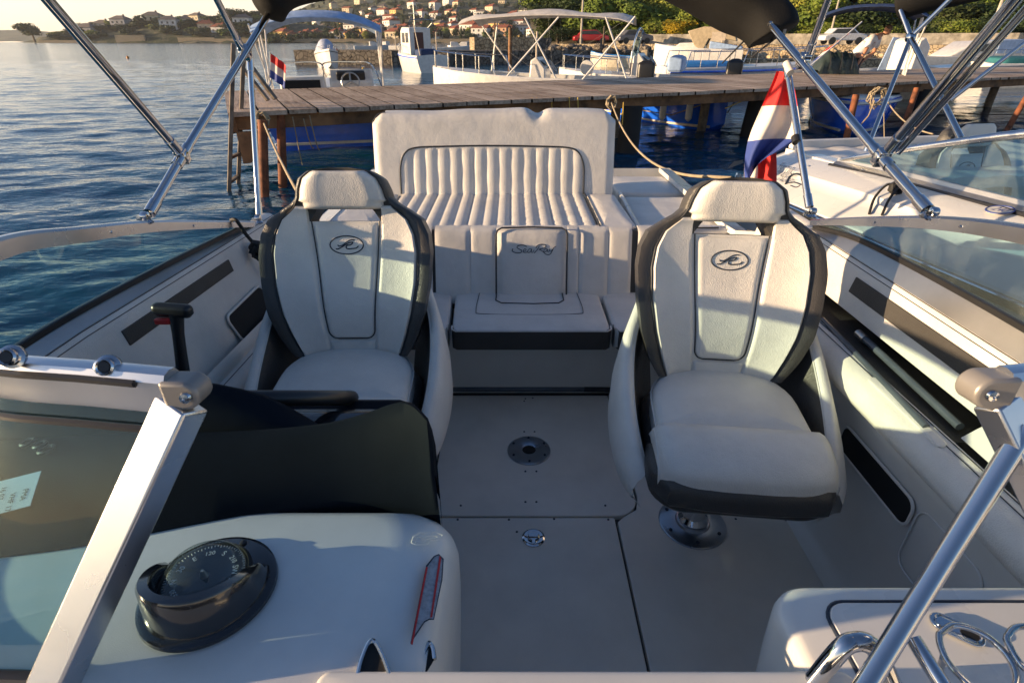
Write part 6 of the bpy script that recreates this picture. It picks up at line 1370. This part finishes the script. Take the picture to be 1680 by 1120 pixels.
# rolled canvas
path = spline([(-1.07, 2.74, 1.600), (-1.00, 2.80, 1.685), (-.80, 2.86, 1.745), (-.40, 2.92, 1.84), (.05, 2.94, 1.875), (.45, 2.90, 1.80), (.80, 2.83, 1.70), (1.00, 2.74, 1.62), (1.10, 2.68, 1.555), (1.13, 2.66, 1.51)], 9)
rs = np.random.RandomState(8); G = []
for i, p in enumerate(path):
    T = (path[min(i+1, len(path)-1)]-path[max(i-1, 0)]).normalized(); Xv = Vector((0,1,0)); Xv = (Xv-T*Xv.dot(T)).normalized(); Yv = T.cross(Xv); f = i/(len(path)-1)
    R_ = (.080 + .004*math.sin(i*.35)) * min(1, .35+min(f, 1-f)*16) * (1 + .24*max(0, min(1, (f-.55)/.2)))
    G.append([p + (Xv*math.cos(a)*1.15 + Yv*math.sin(a))*R_*(1+.10*math.sin(2*a+i*.16)+.03*math.sin(5*a-i*.3)) for a in np.linspace(0, 2*PI, 29)[:-1]])
mb = MB().grid(G, wrap=True); mb.add(G[0], [tuple(range(28))]); mb.add(G[-1], [tuple(range(28))]); cv = mb.build('rolled_canvas', M['canvas'], bim, ang=80)
zp = MB().tube(spline([path[-22]+Vector((0,-.082,-.01)), path[-12]+Vector((0,-.09,-.03)), path[-5]+Vector((.0,-.08,-.03))], 5), .004, 6); zp.box(path[-4]+Vector((0,-.085,0)), (.012,.006,.04)); zp.build('zipper', M['cap'], cv)
for a, b_ in ((at(1240, 48, y=2.7), at(1185, 104, y=4.6)), (at(1268, 66, y=2.62), at(1234, 94, y=4.4))): MB().tube([a, b_], .005, 6).build('strap', M['ropeb'], bim)
# ================================================================== striped flag
flag = thing('striped_flag', 'red white and blue striped flag hanging from the right bimini strut', 'flag', at(1297, 120, x=1.10))
def FP(px, py, t0, w_=0):
    return at(px, py, y=t0 + w_)
L_ = [(1274,117),(1266,138),(1256,160),(1243,190),(1232,216),(1226,235),(1222,258),(1221,285),(1224,306)]
R_ = [(1298,120),(1302,140),(1305,152),(1308,170),(1311,190),(1313,205),(1308,228),(1285,245),(1250,262)]
G = []; n = 26
Ls = [Vector((*p, 0)) for p in L_]; Rs_ = [Vector((*p, 0)) for p in R_]; Lr, Rr = resamp(Ls, 33), resamp(Rs_, 33)
for i in range(33):
    row = []
    for j in range(n+1):
        f = j/n; q = Lr[i].lerp(Rr[i], f); row.append(FP(q.x, q.y - 4*math.sin(f*PI)*(i/32), 2.44, .045*math.sin(f*9+i*.12)*(.25+.75*i/32) + .05*(1-f)))
    G.append(row)
mb = MB(); cuts = [0, 10, 20, 32]
for k, (a, b_) in enumerate(zip(cuts, cuts[1:])): mb.grid(G[a:b_+1], mi=k)
mb.build('cloth', [M['flagr'], M['flagw'], M['flagb']], flag, ang=80)
def strip(x0, x1, y0, y1, m_, dy, bulge=.02, y2=None):
    G = []
    for i in range(15):
        f = i/14; row = []
        for j in range(9):
            g = j/8; x = x0 + (x1-x0)*g + 3*math.sin(f*3)*(g-.5); y = (y0[0]+(y0[1]-y0[0])*g)*(1-f) + (y1[0]+(y1[1]-y1[0])*g)*f; row.append(FP(x, y, 2.50, dy + bulge*math.sin(g*PI*1.5+f*1.2)))
        G.append(row)
    return MB().grid(G).build('folded_cloth', m_, flag, ang=80)
strip(1222, 1242, (262,255), (308,300), M['flagw'], .05); strip(1238, 1273, (252,238), (306,318), M['flagr'], .03, .03)
MB().tube([at(1290, 104, x=1.085), at(1297, 120, x=1.088)], .014, 10).build('flag_tie', M['flagw'], flag)
# ================================================================== neighbouring boat
nb = thing('sport_boat', 'second white sport boat moored alongside on the right with teal tinted windshield', 'boat', (2.6, 2.4, WZ))
q0 = Vector((1.63, 2.61, 0)); dA = Vector((-.177, .984, 0)).normalized(); dN = Vector((dA.y, -dA.x, 0))
def NBp(s_, n_, z): return q0 + dA*s_ + dN*n_ + Vector((0,0,z))
def nbw(s_): return itp(s_, [-4.5, -1, .6, 1.0, 1.18, 1.24], [0, 0, 0, .04, .16, .34])
G = []
for s_ in list(np.linspace(-4.2, .4, 20)) + [.6, .8, .95, 1.05, 1.12, 1.18, 1.22]:
    w_ = nbw(s_); zz = -.02*max(0, s_-.2); G.append([NBp(s_, w_+.12, -.6), NBp(s_, w_+.03, .2), NBp(s_, w_-.0, .60), NBp(s_, w_-.02, .68+zz), NBp(s_, w_-.005, .715+zz), NBp(s_, w_+.03, .735+zz), NBp(s_, w_+.12, .775+zz), NBp(s_, w_+.17, .80+zz), NBp(s_, w_+.185, .825+zz), NBp(s_, w_+.30, .865+zz), NBp(s_, max(.40, w_+.30), .880+zz)])
MB().grid(G).build('hull', M['gel'], nb, ang=35)
MB().tube([NBp(s_, nbw(s_)-.03, .69) for s_ in np.linspace(-4, 1.18, 40)], .020, 10).build('rub_rail', M['blk'], nb); MB().tube([NBp(s_, nbw(s_)-.045, .705) for s_ in np.linspace(-4, 1.18, 40)], .007, 8).build('rail_insert', M['chrome'], nb)
MB().solid([[NBp(s_, n_, .872) for n_ in (.38, .52)] for s_ in np.linspace(-4, .9, 12)], (0,0,-.03)).build('side_deck', M['gel'], nb)
MB().solid([[NBp(s_, n_, .78) for n_ in np.linspace(.45, 2.2, 6)] for s_ in np.linspace(.35, 1.15, 6)], (0,0,-.5)).build('stern_deck', M['gel'], nb)
G = [[NBp(s_, n_, .865 + .012*abs(math.sin(n_*14))) for n_ in np.linspace(.40, 2.1, 60)] for s_ in np.linspace(.15, 1.12, 12)]
MB().solid(G, (0,0,-.06)).build('sun_pad', M['bimb'] if False else M['vinyl'], nb)
MB().solid([[NBp(1.12+.04*z, n_, .865+z) for n_ in np.linspace(.45, 2.1, 8)] for z in (0, .03, .05)], (0,.06,0)).build('pad_bolster', M['vinyl'], nb)
MB().solid([[NBp(s_, n_, .15) for n_ in np.linspace(.35, 2.1, 4)] for s_ in np.linspace(-4, .3, 6)], (0,0,-.05)).build('cockpit_sole', M['floor'], nb)
MB().solid([[NBp(s_, 2.35, z) for z in (-.4, .85)] for s_ in np.linspace(-4, 1.1, 6)], (.1,0,0)).build('far_side', M['gel'], nb)
MB().solid([[NBp(s_, .48, z) for z in (.15, .5, .85)] for s_ in np.linspace(-4, .3, 6)], (.03,0,0)).build('cockpit_lining', M['vinyl2'], nb)
tn = resamp(spline([NBp(.62, .40, .885), NBp(.42, .40, .95), NBp(.1, .45, 1.05), NBp(-.3, .48, 1.16), NBp(-.8, .50, 1.26), NBp(-1.6, .50, 1.38), NBp(-2.4, .52, 1.42)], 6), 40); bn = resamp([NBp(.62, .39, .884), NBp(.3, .42, .890), NBp(-.3, .42, .897), NBp(-1.0, .40, .912), NBp(-2.4, .40, .93)], 40)
MB().tube(tn, [.012+.008*min(1, i/12) for i in range(40)], 14).build('windshield_rail', M['alu'], nb)
MB().solid([[b_.lerp(t_, f) for f in np.linspace(.05, .96, 6)] for b_, t_ in zip(bn, tn)], dN*.006).build('windshield_glass', M['nglass'], nb)
MB().solid([[b_ - dN*.035 + Vector((0,0,-.02)), b_ - dN*.006, b_ + Vector((0,0,.022))] for b_ in bn], dN*.02).build('windshield_base', M['alud'], nb, bevel=.002); MB().tube([b_ - dN*.045 + Vector((0,0,-.022)) for b_ in bn], .012, 8).build('base_gasket', M['blk'], nb)
def nbz(p):
    r = p - q0; s_, n_ = r.x*dA.x + r.y*dA.y, r.x*dN.x + r.y*dN.y
    return itp(n_-nbw(s_), [-.03,-.02,-.005,.03,.12,.17,.185,.30,.40], [.3,.68,.715,.735,.775,.80,.825,.865,.88]) - .02*max(0, s_-.2)
def on_nb(px, py, e=0):                       # the point of the deck seen in that direction
    for z in np.linspace(.95, .55, 400):
        p = at(px, py, z=z)
        if nbz(p) >= z: break
    return p + Vector((0, 0, e))
for px, py in ((1250,277),(1327,273),(1379,270),(1416,279),(1551,315),(1617,331),(1285,268)):
    MB().lathe([(.001,0), (.011,0), (.009,.005), (.001,.006)], on_nb(px, py, 0), 10).build('snap_stud', M['plate'], nb)
def frame_nb(px, py):
    O = on_nb(px, py, .003); X = (on_nb(px+7, py+1.5) - on_nb(px-7, py-1.5)).normalized(); Y = (on_nb(px, py-3) - on_nb(px, py+3)); Y = (Y - X*Y.dot(X)).normalized(); return O, X, Y, X.cross(Y)
# number badge
bc_, bx, by, bz = frame_nb(1639, 349); bc_ = bc_ + bz*.006*(1 if bz.z > 0 else -1); by = by*1.9; bz = bz if bz.z > 0 else -bz
bg = MB(); bg.prism([(.046*math.cos(a), .026*math.sin(a)) for a in np.linspace(0, 2*PI, 33)[:-1]], 0, .004, O=bc_, X=bx, Y=by, Z=bz); bg = bg.build('number_badge', M['whiteb'], nb)
mb = MB().tube([bc_+bz*.004 + bx*.046*math.cos(a) + by*.026*math.sin(a) for a in np.linspace(0, 2*PI, 33)[:-1]], .0028, 6, closed=True); text_mb('240', .036, bc_, bx, by, bz, shear=.25, depth=.0052, mb=mb); mb.build('badge_print', M['flagb'], bg)
# registration lettering and crescent emblem
for i, (tx, px, py) in enumerate([("T'50T TWV", 1290, 282), ('WALLDM', 1288, 291.5), ('GA-ZRE', 1286, 300)]):
    O, X, Y, Z = frame_nb(px, py); Z = Z if Z.z > 0 else -Z; O = O + Z*.014; Y = Y*2.0; text_mb(tx, .034, O, X, Y, Z, shear=.1, depth=.002).build('registration_line', M['ink'], nb)
mb = MB()
for pts, w_ in (([(1289,303),(1296,291),(1306,286),(1315,289),(1316,296)], .007), ([(1292,301),(1304,300),(1315,304)], .004), ([(1297,305),(1306,308),(1312,305)], .003)): mb.tube(spline([on_nb(x, y, .002) for x, y in pts], 5), w_, 6)
mb.build('crescent_emblem', M['ink'], nb)
mb = MB().tube(spline([on_nb(1425,354,.01), on_nb(1432,334,.03), on_nb(1450,320,.05), on_nb(1468,316,.03)], 5), .006, 8); mb.tube(spline([on_nb(1446,356,.01), on_nb(1455,338,.03), on_nb(1470,324,.05), on_nb(1486,320,.03)], 5), .006, 8); knot(mb, on_nb(1468,318,.03), .028, 4)
o = mb.build('mooring_line', M['ropeb']); tag(o, 'black mooring lines looped round the cleat on the neighbouring deck', 'rope')
MB().tube([on_nb(1458,313,.03), on_nb(1486,320,.03)], .009, 10).build('cleat', M['chrome'], nb)
# stern cleat window seen beside the flag
MB().add([at(1193,277,z=.70), at(1204,265,z=.74), at(1219,262,z=.74), at(1219,268,z=.70)], [(0,1,2,3)]).build('stern_light', M['cap'], nb)
s3 = dup(seatL, NBp(-1.05, 1.42, .15-.04), .18, 'dark edged swivel seat seen through the neighbouring teal windshield'); s3['group'] = 'swivel helm seats'
s3.location = (2.62, 3.0, -.05)
# neighbouring bimini
bm2 = thing('bimini_top', 'neighbouring boat polished bimini frame with a dark canvas corner', 'bimini top', (2.2, 3.2, .9))
def t2(a, b_, r_=.013): return MB().tube([a, b_], r_, 14).build('frame_tube', M['chrome'], bm2)
j2 = at(1494, 62, y=4.0)
t2(at(1474, 8, y=4.15), j2, .016); t2(j2, at(1577, 228, y=2.95), .016); t2(j2, at(1425, 238, y=3.4), .013); t2(at(1498, 58, y=4.0), at(1578, -20, y=3.9), .015)
t2(at(1560, 164, y=3.2), at(1760, 10, y=3.1), .011); MB().lathe([(.004,-.03), (.026,-.02), (.026,.02), (.004,.03)], j2, 16, Matrix.Rotation(PI/2, 3, 'Y')).build('tube_joint', M['chrome'], bm2)
for p in (at(1577, 232, y=2.94), at(1424, 242, y=3.38)): MB().lathe([(.001,-.02), (.022,-.018), (.016,.01), (.001,.02)], p, 14).build('deck_mount', M['chrome'], bm2)
pc_ = [at(1470, 14, y=4.2), at(1500, 2, y=4.15), at(1560, -12, y=4.1), at(1640, -30, y=4.0), at(1800, -60, y=3.9)]
MB().tube(spline(pc_, 6), [.05]+[.085]*23+[.09], 14).build('rolled_canvas', M['canvas'], bm2, ang=80)
